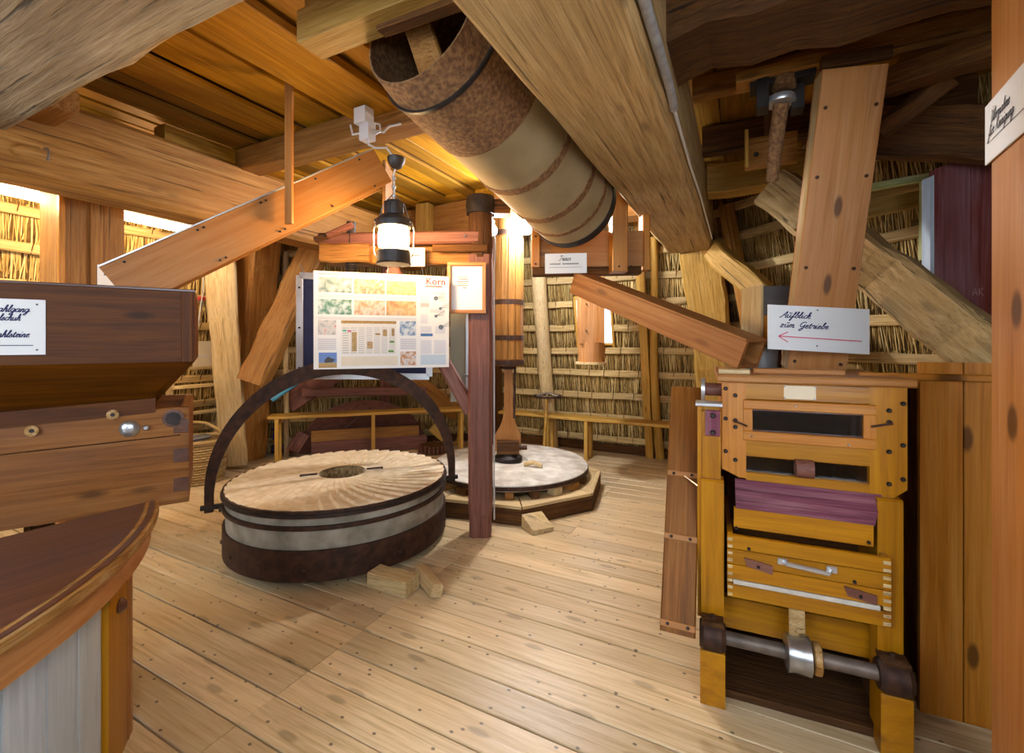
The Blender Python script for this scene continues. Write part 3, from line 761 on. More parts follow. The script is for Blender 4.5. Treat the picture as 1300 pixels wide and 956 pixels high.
# ------------------------------------------------------------------ poster, display boards, framed notice
pl = Vector((at(398, 471, 2.76).x, 2.76, 1.18)); prr = Vector((at(570, 471, 3.02).x, 3.02, 1.18))
ex = (prr - pl).normalized(); PW = (prr - pl).length; PH = .60
po = card('poster', 'white information poster about grain hanging under the lantern', 'poster', pl, ex, UP, PW, PH, th=.006, pins=False)
def blot(name, cs, scale):
    m, N, L, B = nt(name)
    tc = N.new('ShaderNodeTexCoord'); n = N.new('ShaderNodeTexNoise'); n.inputs['Scale'].default_value = scale; n.inputs['Detail'].default_value = 4
    L.new(tc.outputs['Object'], n.inputs['Vector'])
    r = ramp(N, [(.25 + .5 * i / (len(cs) - 1), c) for i, c in enumerate(cs)]); r.color_ramp.interpolation = 'LINEAR'
    L.new(n.outputs['Fac'], r.inputs[0]); L.new(r.outputs[0], B.inputs['Base Color']); B.inputs['Roughness'].default_value = .5
    return m
PH_ = [blot('print_bakers', [(.02, .05, .06), (.22, .32, .30), (.55, .52, .50), (.75, .75, .75)], 28),
       blot('print_hands', [(.18, .26, .20), (.55, .46, .34), (.35, .22, .12), (.72, .68, .6)], 24),
       blot('print_dough', [(.30, .16, .05), (.55, .36, .16), (.65, .48, .26), (.4, .24, .1)], 26),
       blot('print_green', [(.03, .09, .08), (.12, .28, .2), (.5, .6, .58), (.75, .78, .8)], 30),
       blot('print_table', [(.2, .1, .05), (.55, .35, .2), (.7, .6, .5), (.35, .4, .3)], 26),
       blot('print_bowls', [(.15, .06, .04), (.55, .3, .12), (.7, .5, .25), (.4, .25, .2)], 18),
       blot('print_tractor', [(.02, .04, .12), (.5, .5, .48), (.65, .62, .6), (.55, .08, .08)], 34),
       blot('print_cook', [(.02, .05, .12), (.2, .3, .45), (.6, .65, .7), (.7, .7, .7)], 36),
       blot('print_market', [(.12, .05, .03), (.5, .25, .12), (.7, .65, .6), (.2, .2, .3)], 36)]
def sky_print():
    m, N, L, B = nt('print_harvest')
    tc = N.new('ShaderNodeTexCoord'); s = N.new('ShaderNodeSeparateXYZ'); L.new(tc.outputs['Generated'], s.inputs[0])
    r = ramp(N, [(.0, (.35, .22, .06)), (.3, (.45, .3, .1)), (.36, (.12, .22, .5)), (1.0, (.10, .2, .55))])
    L.new(s.outputs[2], r.inputs[0]); L.new(r.outputs[0], B.inputs['Base Color']); return m
def lines_mat(name, c, bg, freq, axis=2):
    m, N, L, B = nt(name)
    tc = N.new('ShaderNodeTexCoord'); s = N.new('ShaderNodeSeparateXYZ'); L.new(tc.outputs['Generated'], s.inputs[0])
    mu = N.new('ShaderNodeMath'); mu.operation = 'MULTIPLY'; mu.inputs[1].default_value = freq; L.new(s.outputs[axis], mu.inputs[0])
    fr = N.new('ShaderNodeMath'); fr.operation = 'FRACT'; L.new(mu.outputs[0], fr.inputs[0])
    r = ramp(N, [(.0, c), (.5, bg)]); r.color_ramp.interpolation = 'CONSTANT'
    L.new(fr.outputs[0], r.inputs[0]); L.new(r.outputs[0], B.inputs['Base Color']); return m
pn = ex.cross(UP)
def pr(name, x0, y0, x1, y1, mat, lift=.0006):
    """A printed patch on the poster: fractions of its width (from the left) and height (from the top)."""
    q = [(x0, y1), (x1, y1), (x1, y0), (x0, y0)]
    p = [pl + ex * PW * a + UP * PH * (1 - b) + pn * .0001 for a, b in q]
    return MB().prism(p, pn * lift).build(name, mat, po, gx=ex)
TXT = lines_mat('print_text', (.45, .45, .50), (.79, .79, .80), 9)
TXT2 = lines_mat('print_text_dense', (.48, .50, .58), (.78, .79, .82), 26)
TXTB = lines_mat('print_text_blue', (.38, .50, .62), (.62, .72, .80), 14)
pr('print_photo', .03, .06, .265, .215, PH_[0]); pr('print_photo', .28, .065, .505, .22, PH_[1]); pr('print_photo', .515, .07, .74, .22, PH_[2])
pr('print_photo', .03, .285, .265, .44, PH_[3]); pr('print_photo', .28, .285, .505, .44, PH_[4]); pr('print_photo', .515, .285, .74, .44, PH_[5])
pr('print_photo', .03, .50, .155, .65, PH_[6]); pr('print_photo', .035, .83, .16, .985, sky_print()); pr('print_photo', .615, .50, .74, .655, PH_[7]); pr('print_photo', .62, .825, .74, .975, PH_[8])
HB = plain('print_harvest_machine', (.06, .06, .06), rough=.6)
MB().prism([pl + ex * PW * a + UP * PH * (1 - b) + pn * .0008 for a, b in ((.075, .935), (.13, .93), (.15, .90), (.115, .885), (.10, .87), (.075, .905))], pn * .0004).build('print_combine', HB, po)
pr('print_bar', .19, .50, .59, .53, plain('print_gold', (.42, .25, .06), noise=.3, scale=60))
BEIGE = plain('print_beige', (.74, .66, .52), noise=.05)
pr('print_panel', .19, .53, .59, .85, plain('print_cream', (.76, .73, .66), noise=.04, scale=5))
for i in range(7): pr('print_column', .20 + i * .056, .56, .243 + i * .056, .84, lines_mat('print_cell%d' % i, (.52, .50, .48), (.76, .74, .69), 11 + i), .0009)
for (a, b, c, d, m) in ((.265, .62, .30, .82, (.50, .33, .12)), (.375, .72, .415, .79, (.55, .35, .15)), (.435, .63, .47, .65, (.45, .28, .1)), (.49, .59, .52, .66, (.5, .32, .12)), (.555, .58, .575, .66, (.40, .24, .08)), (.54, .71, .575, .73, (.12, .30, .04)), (.53, .81, .57, .83, (.12, .32, .05)), (.20, .595, .225, .615, (.1, .5, .4)), (.235, .60, .26, .62, (.7, .15, .25))):
    pr('print_figure', a, b, c, d, plain('print_spot', m, noise=.4, scale=70), .0012)
pr('print_text', .19, .87, .60, .97, BEIGE); pr('print_text', .03, .68, .155, .80, TXT); pr('print_text', .62, .68, .74, .80, TXT)
for y in (.235, .46): pr('print_text', .03, y, .74, y + .03, lines_mat('print_caption%d' % int(y * 100), (.55, .54, .55), (.79, .78, .78), 2))
GR = plain('print_grey', (.70, .71, .74), noise=.06)
for (a, b, c, d, m) in ((.775, .20, .84, .30, TXT2), (.775, .30, .84, .345, plain('print_rose', (.75, .5, .5), noise=.2)), (.86, .17, .97, .20, TXT), (.92, .22, .97, .27, TXT), (.775, .42, .83, .52, TXT2), (.85, .36, .97, .40, TXT), (.775, .55, .86, .62, TXT2), (.89, .55, .97, .63, TXT2), (.775, .70, .86, .85, TXT2), (.88, .70, .975, .85, TXT2), (.775, .86, .975, .97, TXTB)):
    pr('print_text', a, b, c, d, m)
pr('print_text', .775, .63, .87, .66, plain('print_blue_text', (.08, .2, .5), noise=.5, scale=90))
GRAIN = plain('print_grain', (.16, .2, .26), noise=.4, scale=50)
for (a, b, s) in ((.895, .245, .018), (.93, .355, .012), (.895, .44, .012), (.935, .56, .02)):
    MB().lathe([(PW * s, 0), (PW * s, .001)], pl + ex * PW * a + UP * PH * (1 - b) + pn * .0006, pn, 14).build('print_grain_drawing', GRAIN, po)
    for g in (-.35, .1, .5):
        p = pl + ex * PW * a + UP * PH * (1 - b) + pn * .001
        stroke_mb = MB(); stroke(stroke_mb, [(0, 0), (.03, .012 + .02 * g), (.055, .03 * g + .02)], p, ex, UP, .0012); stroke_mb.build('print_stalk', GRAIN, po)
RED = plain('print_red', (.62, .03, .05), rough=.5)
typeset(po, 'Korn', pl + ex * PW * .815 + UP * PH * .905 + pn * .0008, ex, UP, .062, RED, bold=.001)
pr('print_text', .815, .105, .945, .125, plain('print_red_line', (.70, .25, .28), noise=.5, scale=120))
pr('print_text', .03, .02, .2, .035, plain('print_pink_line', (.75, .45, .48), noise=.3, scale=120))
MB().tube([pl + ex * PW * .52 + UP * (PH - .01), pl + ex * PW * .52 + UP * (PH + .22) + Vector((0, .1, 0))], .0012, 5).build('hanging_thread', PLASTIC, po)
# blue display board with aluminium frame behind the poster
DY = 3.42
d0 = at(381, 477, DY); d1 = at(545, 478, DY + .15); dex = (d1 - d0).normalized(); dh = at(381, 350, DY).z - d0.z
db = thing('display_board', 'dark blue display board in an aluminium frame behind the poster', 'display board', d0)
dl = (d1 - d0).length; dn = dex.cross(UP)
MB().bar(d0 + UP * dh / 2, d1 + UP * dh / 2, .02, dh - .02, ch=.001).build('panel', plain('navy_felt', (.012, .018, .07), rough=.8, noise=.3), db)
for p0, p1 in ((d0, d0 + UP * dh), (d1, d1 + UP * dh)): MB().bar(p0, p1, .05, .035, up=dn, ch=.003).build('frame_rail', ALU, db)
for z in (0, dh): MB().bar(d0 + UP * z, d1 + UP * z, .035, .05, ch=.003).build('frame_rail', ALU, db)
for z in (.06, .36, .66): bolt(d0 + UP * z + dn * .02, dn, db, .008, BLACK, 'rivet')
for p in (d0 + dex * .04, d1 - dex * .04): MB().tube([p + UP * dh, V(p.x, p.y - .1, 1.92)], .003, 5).build('hanging_wire', STEEL, db)
b0 = at(572, 510, 3.40); bw = at(594, 530, 3.40).x - b0.x; bh = at(594, 372, 3.40).z - b0.z
d2 = thing('display_board', 'olive grey display board with aluminium edge beside the crane post', 'display board', b0)
MB().bar(b0 + Vector((0, 0, bh / 2)), b0 + Vector((bw, 0, bh / 2)), .018, bh, ch=.001).build('panel', plain('olive_board', (.26, .24, .17), rough=.6, noise=.1, scale=3), d2)
MB().bar(b0 + Vector((bw, 0, 0)), b0 + Vector((bw, 0, bh)), .03, .03, up=(0, 1, 0), ch=.003).build('edge_rail', ALU, d2)
for z in (.2, .7): MB().bar(b0 + Vector((bw - .03, 0, z)), V(cp.x - .06, cp.y + .05, b0.z + z), .02, .02).build('bracket', ALU, d2)
# framed notice on the crane post
n0 = at(568, 398, 3.085); n1 = at(617, 398, 3.085)
fr = thing('framed_notice', 'small pine framed notice hung on the crane post', 'picture frame', n0)
nw = n1.x - n0.x; nh = at(568, 333, 3.085).z - n0.z
MB().box(n0 + Vector((nw / 2, .014, nh / 2)), nw - .01, .010, nh - .01).build('paper', WHITE, fr)
for (a, b) in (((0, .012), (nw, .012)), ((0, nh - .012), (nw, nh - .012))): bar('frame_strip', n0 + Vector((a[0], 0, a[1])), n0 + Vector((b[0], 0, b[1])), .022, .026, W_TRUNK, fr, ch=.004)
for x in (.012, nw - .012): bar('frame_strip', n0 + Vector((x, 0, .024)), n0 + Vector((x, 0, nh - .024)), .022, .026, W_TRUNK, fr, up=(1, 0, 0), ch=.004)
for i, (w_, o_) in enumerate(((.125, 0), (.10, .012), (.13, -.003), (.105, .01), (.125, 0), (.05, .038))):
    z = nh * .70 - i * .0145
    write(fr, '~' * int(w_ / .0105), n0 + Vector((nw / 2 - .065 + o_, .0083, z)), (1, 0, 0), UP, .0085, INKB, w=.0007, name='typed_line', slant=.1)

# ------------------------------------------------------------------ hopper, shoe chest and stone casing on the left
HD = Vector((.8327, .5538, 0)); HN = Vector((.5538, -.8327, 0))     # run of the hopper face; its normal towards the room
H0 = Vector((-1.394, 2.0, 0))
def hp(x, z, d=0.0): return H0 + HD * x + UP * z - HN * d              # d = depth behind the face
hop = thing('grain_hopper', 'dark reddish wooden grain hopper with tapering lower half', 'hopper', hp(-.65, 1.06, .4))
HT, HB_, HL, DP = 1.565, 1.262, -1.35, .75
MB().prism([hp(HL, HB_), hp(-.02, HB_), hp(-.02, HT), hp(HL, HT)], -HN * .028).build('front_board', W_HOP, hop, gx=HD)
MB().prism([hp(HL, HB_, DP), hp(0, HB_, DP), hp(0, HT, DP), hp(HL, HT, DP)], -HN * .028).build('back_board', W_HOP, hop, gx=HD)
MB().prism([hp(0, HB_, .0), hp(0, HB_, DP), hp(0, HT, DP), hp(0, HT, .0)], -HD * .03).build('end_board', W_HOP, hop, gx=HN)
bar('end_post', hp(-.028, HB_, -.004), hp(-.028, HT, -.004), .04, .02, W_HOP, hop, up=HN, ch=.003)
MB().prism([hp(HL, HB_), hp(0, HB_), hp(-.14, 1.085, .12), hp(HL, 1.085, .12)], -HN * .028).build('sloping_board', W_HOP, hop, gx=HD)
MB().prism([hp(0, HB_), hp(0, HB_, DP), hp(-.14, 1.085, DP - .12), hp(-.14, 1.085, .12)], -HD * .028).build('sloping_board', W_HOP, hop, gx=HN)
MB().prism([hp(HL, HB_, DP), hp(0, HB_, DP), hp(-.14, 1.085, DP - .12), hp(HL, 1.085, DP - .12)], HN * .028).build('sloping_board', W_HOP, hop, gx=HD)
bar('rim_strip', hp(HL, HT + .006, .014), hp(0, HT + .006, .014), .036, .012, W_TOP, hop, ch=.003)
bar('rim_strip', hp(-.015, HT + .006, .03), hp(-.015, HT + .006, DP), .036, .012, W_TOP, hop, ch=.003)
# shoe chest under the hopper
ch = thing('shoe_chest', 'dovetailed brown wooden chest under the dark hopper', 'chest', hp(-.65, .655, .3))
CD = -.012
MB().prism([hp(HL, .655, CD), hp(-.02, .655, CD), hp(-.02, .945, CD), hp(HL, .915, CD)], -HN * .03).build('front_board', W_CHEST, ch, gx=HD)
MB().prism([hp(HL, .920, CD), hp(-.02, .950, CD), hp(-.02, 1.065, CD), hp(-.135, 1.065, CD), hp(HL, .99, CD)], -HN * .03).build('front_board', W_CHEST, ch, gx=HD)
MB().prism([hp(HL, .995, CD - .006), hp(-.135, 1.052, CD - .006), hp(-.135, 1.112, CD - .006), hp(HL, 1.055, CD - .006)], -HN * .03).build('guide_rail', W_HOP, ch, gx=HD)
MB().prism([hp(-.02, .655, CD), hp(-.02, .655, .6), hp(-.02, 1.065, .6), hp(-.02, 1.065, CD)], -HD * .03).build('end_board', W_CHEST, ch, gx=HN)
MB().prism([hp(HL, .655, .57), hp(-.02, .655, .57), hp(-.02, 1.065, .57), hp(HL, 1.065, .57)], -HN * .03).build('back_board', W_CHEST, ch, gx=HD)
MB().prism([hp(HL, .66, .02), hp(-.05, .66, .02), hp(-.05, .66, .57), hp(HL, .66, .57)], UP * .02).build('bottom_board', W_CHEST, ch, gx=HD)
for z in (.735, .86, .985): MB().box(hp(-.048, z, CD - .001), .052, .004, .058, HD, ch=.001).build('dovetail', W_TOP, ch)
MB().lathe([(.038, 0), (.038, .006)], hp(-.075, 1.022, CD), HN, 20).build('peg_hole', W_TOP, ch)
MB().lathe([(.028, 0), (.028, .010)], hp(-.075, 1.022, CD - .004), HN, 8).build('peg', IRON_D, ch)
MB().lathe([(.031, 0), (.034, .003), (.030, .008), (.012, .014)], hp(-.219, .992, CD), HN, 20).build('pull_plate', STEEL, ch, smooth=40)
MB().lathe([(.009, 0), (.012, .012), (.007, .022)], hp(-.165, .992, CD), HN, 12).build('knob', STEEL, ch, smooth=40)
for x, z in ((-.27, 1.055), (-.50, 1.015)):
    MB().ring([(.008, 0), (.020, 0), (.020, .008), (.008, .008)], hp(x, z, CD - .006), HN, 16).build('eyelet', W_EDGE, ch)
    MB().lathe([(.008, 0), (.008, .004)], hp(x, z, CD - .006), HN, 10).build('eyelet_pin', IRON_D, ch)
for x, d in ((-.60, .52), (-1.25, .50), (-1.25, .06), (-.55, .30)): bar('leg', hp(x, 0, d), hp(x, .66, d), .08, .08, W_DARK, ch, up=HN)
# card pinned on the hopper
cd = card('sign_card', 'white card lettered in blue on the dark hopper', 'sign', hp(-.78, 1.300, -.004), HD, UP, .313, .208, pins=[(.290, .19), (.290, .018)])
def hc(x, z): return hp(x, z, -.0052)
write(cd, 'Mahlgang', hc(-.512, 1.460), HD, UP, .0125, INK, right=True, w=.0016, sx=1.05)
write(cd, 'R\u00fcttelschuh', hc(-.535, 1.428), HD, UP, .0120, INK, right=True, w=.0015, sx=1.0)
write(cd, 'Mahlsteine', hc(-.512, 1.366), HD, UP, .0125, INK, right=True, w=.0016, sx=1.05)
rule(cd, hc(-.76, 1.335), hc(-.500, 1.335), UP, .0028, INK)
# half round casing: lid, rim, apron, posts, painted panels
CC = Vector((-2.61, .85, 0)); CR = 1.53; CZT = .72
def arc(r, t): 
    return CC + Vector((r * math.cos(t), r * math.sin(t), 0))
t0, t1 = math.atan2(1.81 - .85, -1.42 + 2.61), math.radians(-12)
cas = thing('stone_casing', 'curved millstone casing with dark lid and pale blue panels', 'casing', Vector((-1.5, 1.3, 0)))
NA = 30
def seg(r, n=NA, ta=t0, tb=t1): return [arc(r, ta + (tb - ta) * i / n) for i in range(n + 1)]
back = [Vector((-2.60, -.05, 0))]
MB().prism([p + UP * (CZT - .028) for p in seg(CR) + back], UP * .028).build('lid', W_TOP, cas, (-1.6, 1.3, CZT), (.54, .84, 0))
rings = [[p0 + UP * (CZT - .032), p1 + UP * (CZT - .032), p1 + UP * (CZT - .018), p1 * 1 + UP * (CZT - .004), p0 + UP * (CZT + .0015)] for p0, p1 in zip(seg(CR - .03), seg(CR + .012))]
MB().loft(rings).build('lid_edge', W_EDGE, cas, (-1.15, 1.2, CZT), (.1, -.9, 0), smooth=50)
rings = [[p0 + UP * .60, p1 + UP * .60, p1 + UP * .688, p0 + UP * .688] for p0, p1 in zip(seg(CR - .045), seg(CR - .012))]
MB().loft(rings).build('apron', W_TRUNK, cas, (-1.15, 1.2, .65), (.1, -.9, 0), smooth=50)
def radial_box(name, ta, tb, r0, r1, z0, z1, mat, n=4):
    rr = [[p0 + UP * z0, p1 + UP * z0, p1 + UP * z1, p0 + UP * z1] for p0, p1 in zip(seg(r0, n, ta, tb), seg(r1, n, ta, tb))]
    return MB().loft(rr).build(name, mat, cas, gx=UP, smooth=40)
tt = lambda d: t0 - d / CR
radial_box('corner_post', tt(.25), tt(.265), CR - .12, CR - .045, 0, .66, W_TRUNK)
radial_box('corner_post', tt(.268), tt(.295), CR - .10, CR - .047, 0, .66, W_CHUTE)
radial_box('front_post', tt(.30), tt(.465), CR - .10, CR - .05, 0, .64, W_YEL)
for i in range(7):
    radial_box('panel_stave', tt(.475 + i * .125), tt(.475 + (i + 1) * .125 - .004), CR - .085, CR - .065, 0, .66, W_LPAINT, 2)
MB().lathe([(.022, 0), (.024, .006), (.012, .02), (.006, .022)], arc(CR - .05, tt(.385)) + UP * .50, (arc(1, tt(.385)) - CC), 14).build('peg_knob', W_TOP, cas, smooth=40)
bk = [arc(CR - .09, tt(.255)), Vector((-2.10, 1.05, 0))]
MB().prism([bk[0], bk[1], bk[1] + UP * .68, bk[0] + UP * .68], Vector((.02, -.015, 0))).build('back_panel', W_DARK, cas, gx=UP)

# ------------------------------------------------------------------ slanting feed chute to the hopper
cA = at(150, 368, 2.18); cB = at(478, 217, 2.95)
chu = thing('feed_chute', 'orange brown slanting feed chute rising from hopper to ceiling', 'chute', cA)
cdv = (cB - cA); cn = cdv.cross(UP).normalized(); cu_ = cn.cross(cdv).normalized()
if cu_.z < 0: cu_ = -cu_
if cn.y > 0: cn = -cn
bar('side_board', cA + cn * .10, cB + cn * .10, .022, .215, W_CHUTE, chu, up=cu_, ch=.003)
bar('side_board', cA - cn * .10, cB - cn * .10, .022, .215, W_CHUTE, chu, up=cu_, ch=.003)
bar('bottom_board', cA - cu_ * .095, cB - cu_ * .095, .18, .02, W_CHUTE, chu, up=cu_, ch=.003)
MB().bar(cA + cn * .10 + cu_ * .110, cB + cn * .10 + cu_ * .110, .034, .008, up=cu_, ch=.001).build('zinc_edge', ALU, chu)
MB().bar(cA - cn * .10 + cu_ * .110, cB - cn * .10 + cu_ * .110, .034, .008, up=cu_, ch=.001).build('zinc_edge', ALU, chu)
for f in (.06, .28, .30, .50, .52, .72, .92):
    for s in (.085, -.085):
        bolt(cA + cdv * f + cn * .112 + cu_ * s, cn, chu, .006, IRON_D, 'screw')
hA = at(361, 290, 2.585); hB = V(hA.x, hA.y, 2.785)
bar('hanger', hA + cn * .125, hB + cn * .125, .02, .048, W_CHUTE, chu, up=(1, -.3, 0), ch=.003)
bar('end_board', cB + cn * .10 + Vector((.01, 0, -.16)), cB - cn * .10 + Vector((.12, .05, -.16)), .02, .40, W_WARM, chu, ch=.003)
# iron hook in the brown beam
hk = uv(-3.30, 1.02, 2.37)
MB().tube([hk, hk + BX * .04 + UP * -.005, hk + BX * .06 + UP * -.04, hk + BX * .05 + UP * -.07, hk + BX * .035 + UP * -.06], .006, 6).build('iron_hook', STEEL, None, smooth=50, label='small iron hook driven into the brown main beam', cat='hook')

# ------------------------------------------------------------------ grading drum
D0 = Vector((-.27, 1.70, 2.45)); D1 = Vector((.375, 2.80, 2.185)); dd = (D1 - D0).normalized(); DL = (D1 - D0).length
dr = thing('grading_drum', 'large tan grading drum with rusty open mouth slung under the ceiling', 'drum', D0)
R = .262
MB().ring([(R, .16), (R, DL), (R - .012, DL), (R - .012, .16)], D0, dd, 64).build('canvas_shell', CANVAS, dr, D0, dd, smooth=40)
MB().ring([(R - .022, -.12), (R - .002, 0), (R + .004, .0), (R + .005, .30), (R - .02, .30), (R - .02, .0), (R - .030, -.12)], D0, dd, 64).build('rusty_mouth', RUST, dr, smooth=40)
MB().ring([(R - .004, -.006), (R + .008, -.006), (R + .008, .008), (R - .004, .008)], D0, dd, 64).build('mouth_rim', IRON_D, dr, smooth=40)
for x, w in ((.60, .045), (.92, .045), (1.12, .03)):
    MB().ring([(R - .004, x), (R + .005, x), (R + .005, x + w), (R - .004, x + w)], D0, dd, 64).build('drum_strap', RUST, dr, smooth=40)
MB().ring([(R - .004, DL - .04), (R + .008, DL - .04), (R + .008, DL + .01), (R - .004, DL + .01)], D0, dd, 64).build('end_hoop', IRON_D, dr, smooth=40)
MB().lathe([(R - .012, DL - .03), (.03, DL - .03)], D0, dd, 48).build('end_disc', W_DARK, dr)
ax0 = D0 - dd * .05
MB().bar(ax0 + Vector((-.085, 0, .16)), ax0 + Vector((.035, .0, -.205)), .11, .03, up=dd).build('spoke_board', W_WARM, dr)
MB().tube([D0 + dd * .07, D0 + dd * (DL + .14)], .022, 10).build('axle', IRON_D, dr, smooth=40)
for x in (.21, .26): bolt(D0 + dd * .24 + (Vector((-.5, -.2, -.8)).normalized()) * R, (-.5, -.2, -.8), dr, .009)
# timber frame that carries the drum mouth
fm = thing('drum_trestle', 'bolted timber frame under the ceiling at the drum mouth', 'timber frame', uv(-1.2, 1.19, 2.5))
bar('cross_timber', uv(-1.45, 1.18, 2.50), uv(-.67, 1.18, 2.48), .12, .12, W_OAK, fm, ch=.006, jit=.003, seg=4)
bar('cleat', uv(-1.12, 1.20, 2.43), uv(-.70, 1.20, 2.415), .05, .03, W_DARK, fm, ch=.004)
for u_ in (-1.39, -1.16): 
    bar('upright', uv(u_, 1.18, 2.55), uv(u_, 1.18, 2.79), .09, .09, W_OAK, fm, up=AX, ch=.006)
    for z in (2.60, 2.69): bolt(uv(u_, 1.135, z), -AX, fm, .014)
bar('side_timber', uv(-.695, 1.24, 2.56), uv(-.695, 2.3, 2.53), .06, .12, W_CEIL, fm, ch=.006)
# timber frame at the far end
ff = thing('drum_end_trestle', 'reddish timber frame hanging at the far end of the drum', 'timber frame', at(745, 345, 3.0))
bar('upright', at(680, 340, 3.02), at(680, 262, 3.02), .055, .06, W_PINE, ff, up=(0, 1, 0))
bar('upright', at(785, 346, 2.93), at(785, 200, 2.93), .10, .11, W_PINE, ff, up=(0, 1, 0))
bar('upright', at(818, 344, 3.1), V(at(818, 344, 3.1).x, 3.1, 2.21), .05, .11, W_PINE, ff, up=(0, 1, 0))
bar('cross_board', at(682, 318, 3.05), at(815, 316, 3.03), .05, .235, W_CHUTE, ff, ch=.004)
bar('lower_rail', at(676, 346, 3.05), at(812, 344, 3.03), .10, .05, W_DARK, ff, ch=.004)
for px, py in ((680, 335), (680, 300), (786, 338), (801, 338)): bolt(at(px, py, 2.985 if px < 700 else 2.87), (0, -1, 0), ff, .006)
tc_ = card('sign_card', 'small white card with brown script below the drum', 'sign', at(692, 347.5, 2.86), (1, 0, .02), UP, .262, .125, pins=False)
tq = at(692, 347.5, 2.855); tE = Vector((1, 0, .02)).normalized()
write(tc_, 'Trieur', tq + tE * .085 + UP * .080, tE, UP, .0155, INKB, w=.0014)
write(tc_, '~~~~~~ ~~~~~~~~~', tq + tE * .028 + UP * .052, tE, UP, .0142, INKB, w=.0006, name='small_lettering')
rule(tc_, tq + tE * .025 + UP * .038, tq + tE * .235 + UP * .038, UP, .0016, INKB)

# slanting spout from the drum down to the cleaner
sA = at(738, 361, 2.96); sB = at(955, 451, 2.0)
spt = thing('slanting_spout', 'long reddish wooden spout running from drum frame to grain cleaner', 'spout', sB)
sdv = sB - sA; sn = sdv.cross(UP).normalized(); su = sn.cross(sdv).normalized()
if su.z < 0: su = -su
if sn.y > 0: sn = -sn
bar('side_board', sA + sn * .07, sB + sn * .07, .018, .125, W_SPOUT, spt, up=su, ch=.003)
bar('side_board', sA - sn * .07, sB - sn * .07, .018, .125, W_SPOUT, spt, up=su, ch=.003)
bar('bottom_board', sA - su * .052, sB - su * .052, .125, .016, W_SPOUT, spt, up=su, ch=.003)
bar('lid_board', sA + su * .068, sB + su * .068, .17, .014, W_SPOUT, spt, up=su, ch=.003)
# hanging square spout with round mouth
hs = thing('hanging_spout', 'square pinkish wooden spout with round lower sleeve in front of the window', 'spout', at(752, 462, 4.35))
p_t, p_m, p_b = at(748, 345, 4.35), at(750, 436, 4.35), at(752, 460, 4.35)
bar('trunk', p_m, V(p_m.x, p_m.y, 2.05), .23, .20, W_TRUNK, hs, up=(0, 1, 0), ch=.006)
bar('hanging_batten', V(p_m.x, p_m.y, 2.0), V(p_m.x, p_m.y, 2.785), .06, .06, W_WARM, hs, up=(0, 1, 0), ch=.006)
MB().lathe([(.128, 0), (.128, .19)], V(p_m.x + .005, p_m.y, p_b.z - .0), UP, 20).build('sleeve', W_TRUNK, hs, smooth=40, gx=UP)
MB().ring([(.12, 0), (.15, 0), (.15, .02), (.12, .02)], V(p_m.x + .005, p_m.y, p_b.z - .015), UP, 20).build('sleeve_ring', W_PALE, hs, smooth=40)
for z in (1.45, 1.7, 1.95): bolt(V(p_m.x - .06, p_m.y - .102, z), (0, -1, 0), hs, .007)

# ------------------------------------------------------------------ grain cleaner
G0 = Vector((.808, 1.75, 0)); GX = Vector((.9207, -.3903, 0)); GY = Vector((.3903, .9207, 0)); GF = -GY
def gp(x, y, z): return G0 + GX * x + GY * y + UP * z
gc = thing('grain_cleaner', 'varnished pine grain cleaner with glass door, sieve box and drive shaft', 'grain cleaner', gp(.28, .3, 0))
def gbox(name, x0, x1, y0, y1, z0, z1, mat, grain='x', ch=.003, par=None):
    mb = MB().box(gp((x0 + x1) / 2, (y0 + y1) / 2, (z0 + z1) / 2), x1 - x0, y1 - y0, z1 - z0, GX, ch=ch)
    return mb.build(name, mat, par or gc, gx={'x': GX, 'y': GY, 'z': UP}[grain])
def gpoly(name, pts, y0, y1, mat, gx, par=None):
    return MB().prism([gp(x, y0, z) for x, z in pts], GY * (y1 - y0)).build(name, mat, par or gc, gx=gx)
GW = .565
gbox('top_board', -.015, GW + .02, -.02, .62, 1.195, 1.222, W_CHUTE, ch=.010)
gpoly('hood_stile', [(0, 1.195), (.082, 1.195), (.082, .834), (.06, .834), (0, .862)], 0, .03, W_PINE, UP)
gpoly('hood_stile', [(GW, 1.195), (.462, 1.195), (.462, .816), (GW - .04, .816), (GW, .85)], 0, .03, W_YEL, UP)
gbox('hood_rail', .082, .462, 0, .03, 1.132, 1.195, W_YEL)
gbox('hood_rail', .082, .462, 0, .03, .917, .982, W_YEL)
gbox('hood_rail', .082, .462, 0, .03, .822, .858, W_YEL)
gbox('hood_side', 0, .02, .03, .60, .85, 1.195, W_PINE, 'y'); gbox('hood_side', GW - .02, GW, .03, .60, .85, 1.195, W_YEL, 'y'); gbox('hood_back', 0, GW, .58, .60, .85, 1.195, W_DARK)
# glass door
gbox('door', .073, .478, -.008, .008, 1.097, 1.131, W_PINE); gbox('door', .073, .478, -.008, .008, .978, 1.014, W_PINE)
gbox('door', .073, .103, -.008, .008, 1.014, 1.097, W_PINE, 'z'); gbox('door', .443, .478, -.008, .008, 1.014, 1.097, W_PINE, 'z')
gbox('glass_pane', .100, .446, .004, .010, 1.010, 1.100, W_GLASS)
gbox('glass_pane', .080, .464, .022, .028, .850, .924, W_GLASS)
for x0, x1, z0, z1 in ((.103, .443, 1.014, 1.019), (.103, .443, 1.092, 1.097)): gbox('pane_bead', x0, x1, -.004, .004, z0, z1, W_TOP)
gbox('paper_label', .205, .305, -.0015, 0, 1.140, 1.188, plain('label_paper', (.72, .60, .42), noise=.08, scale=6), ch=.0005)
for x, z in ((.208, 1.143), (.302, 1.143), (.208, 1.185), (.302, 1.185)): bolt(gp(x, -.002, z), GF, gc, .003, STEEL, 'tack')
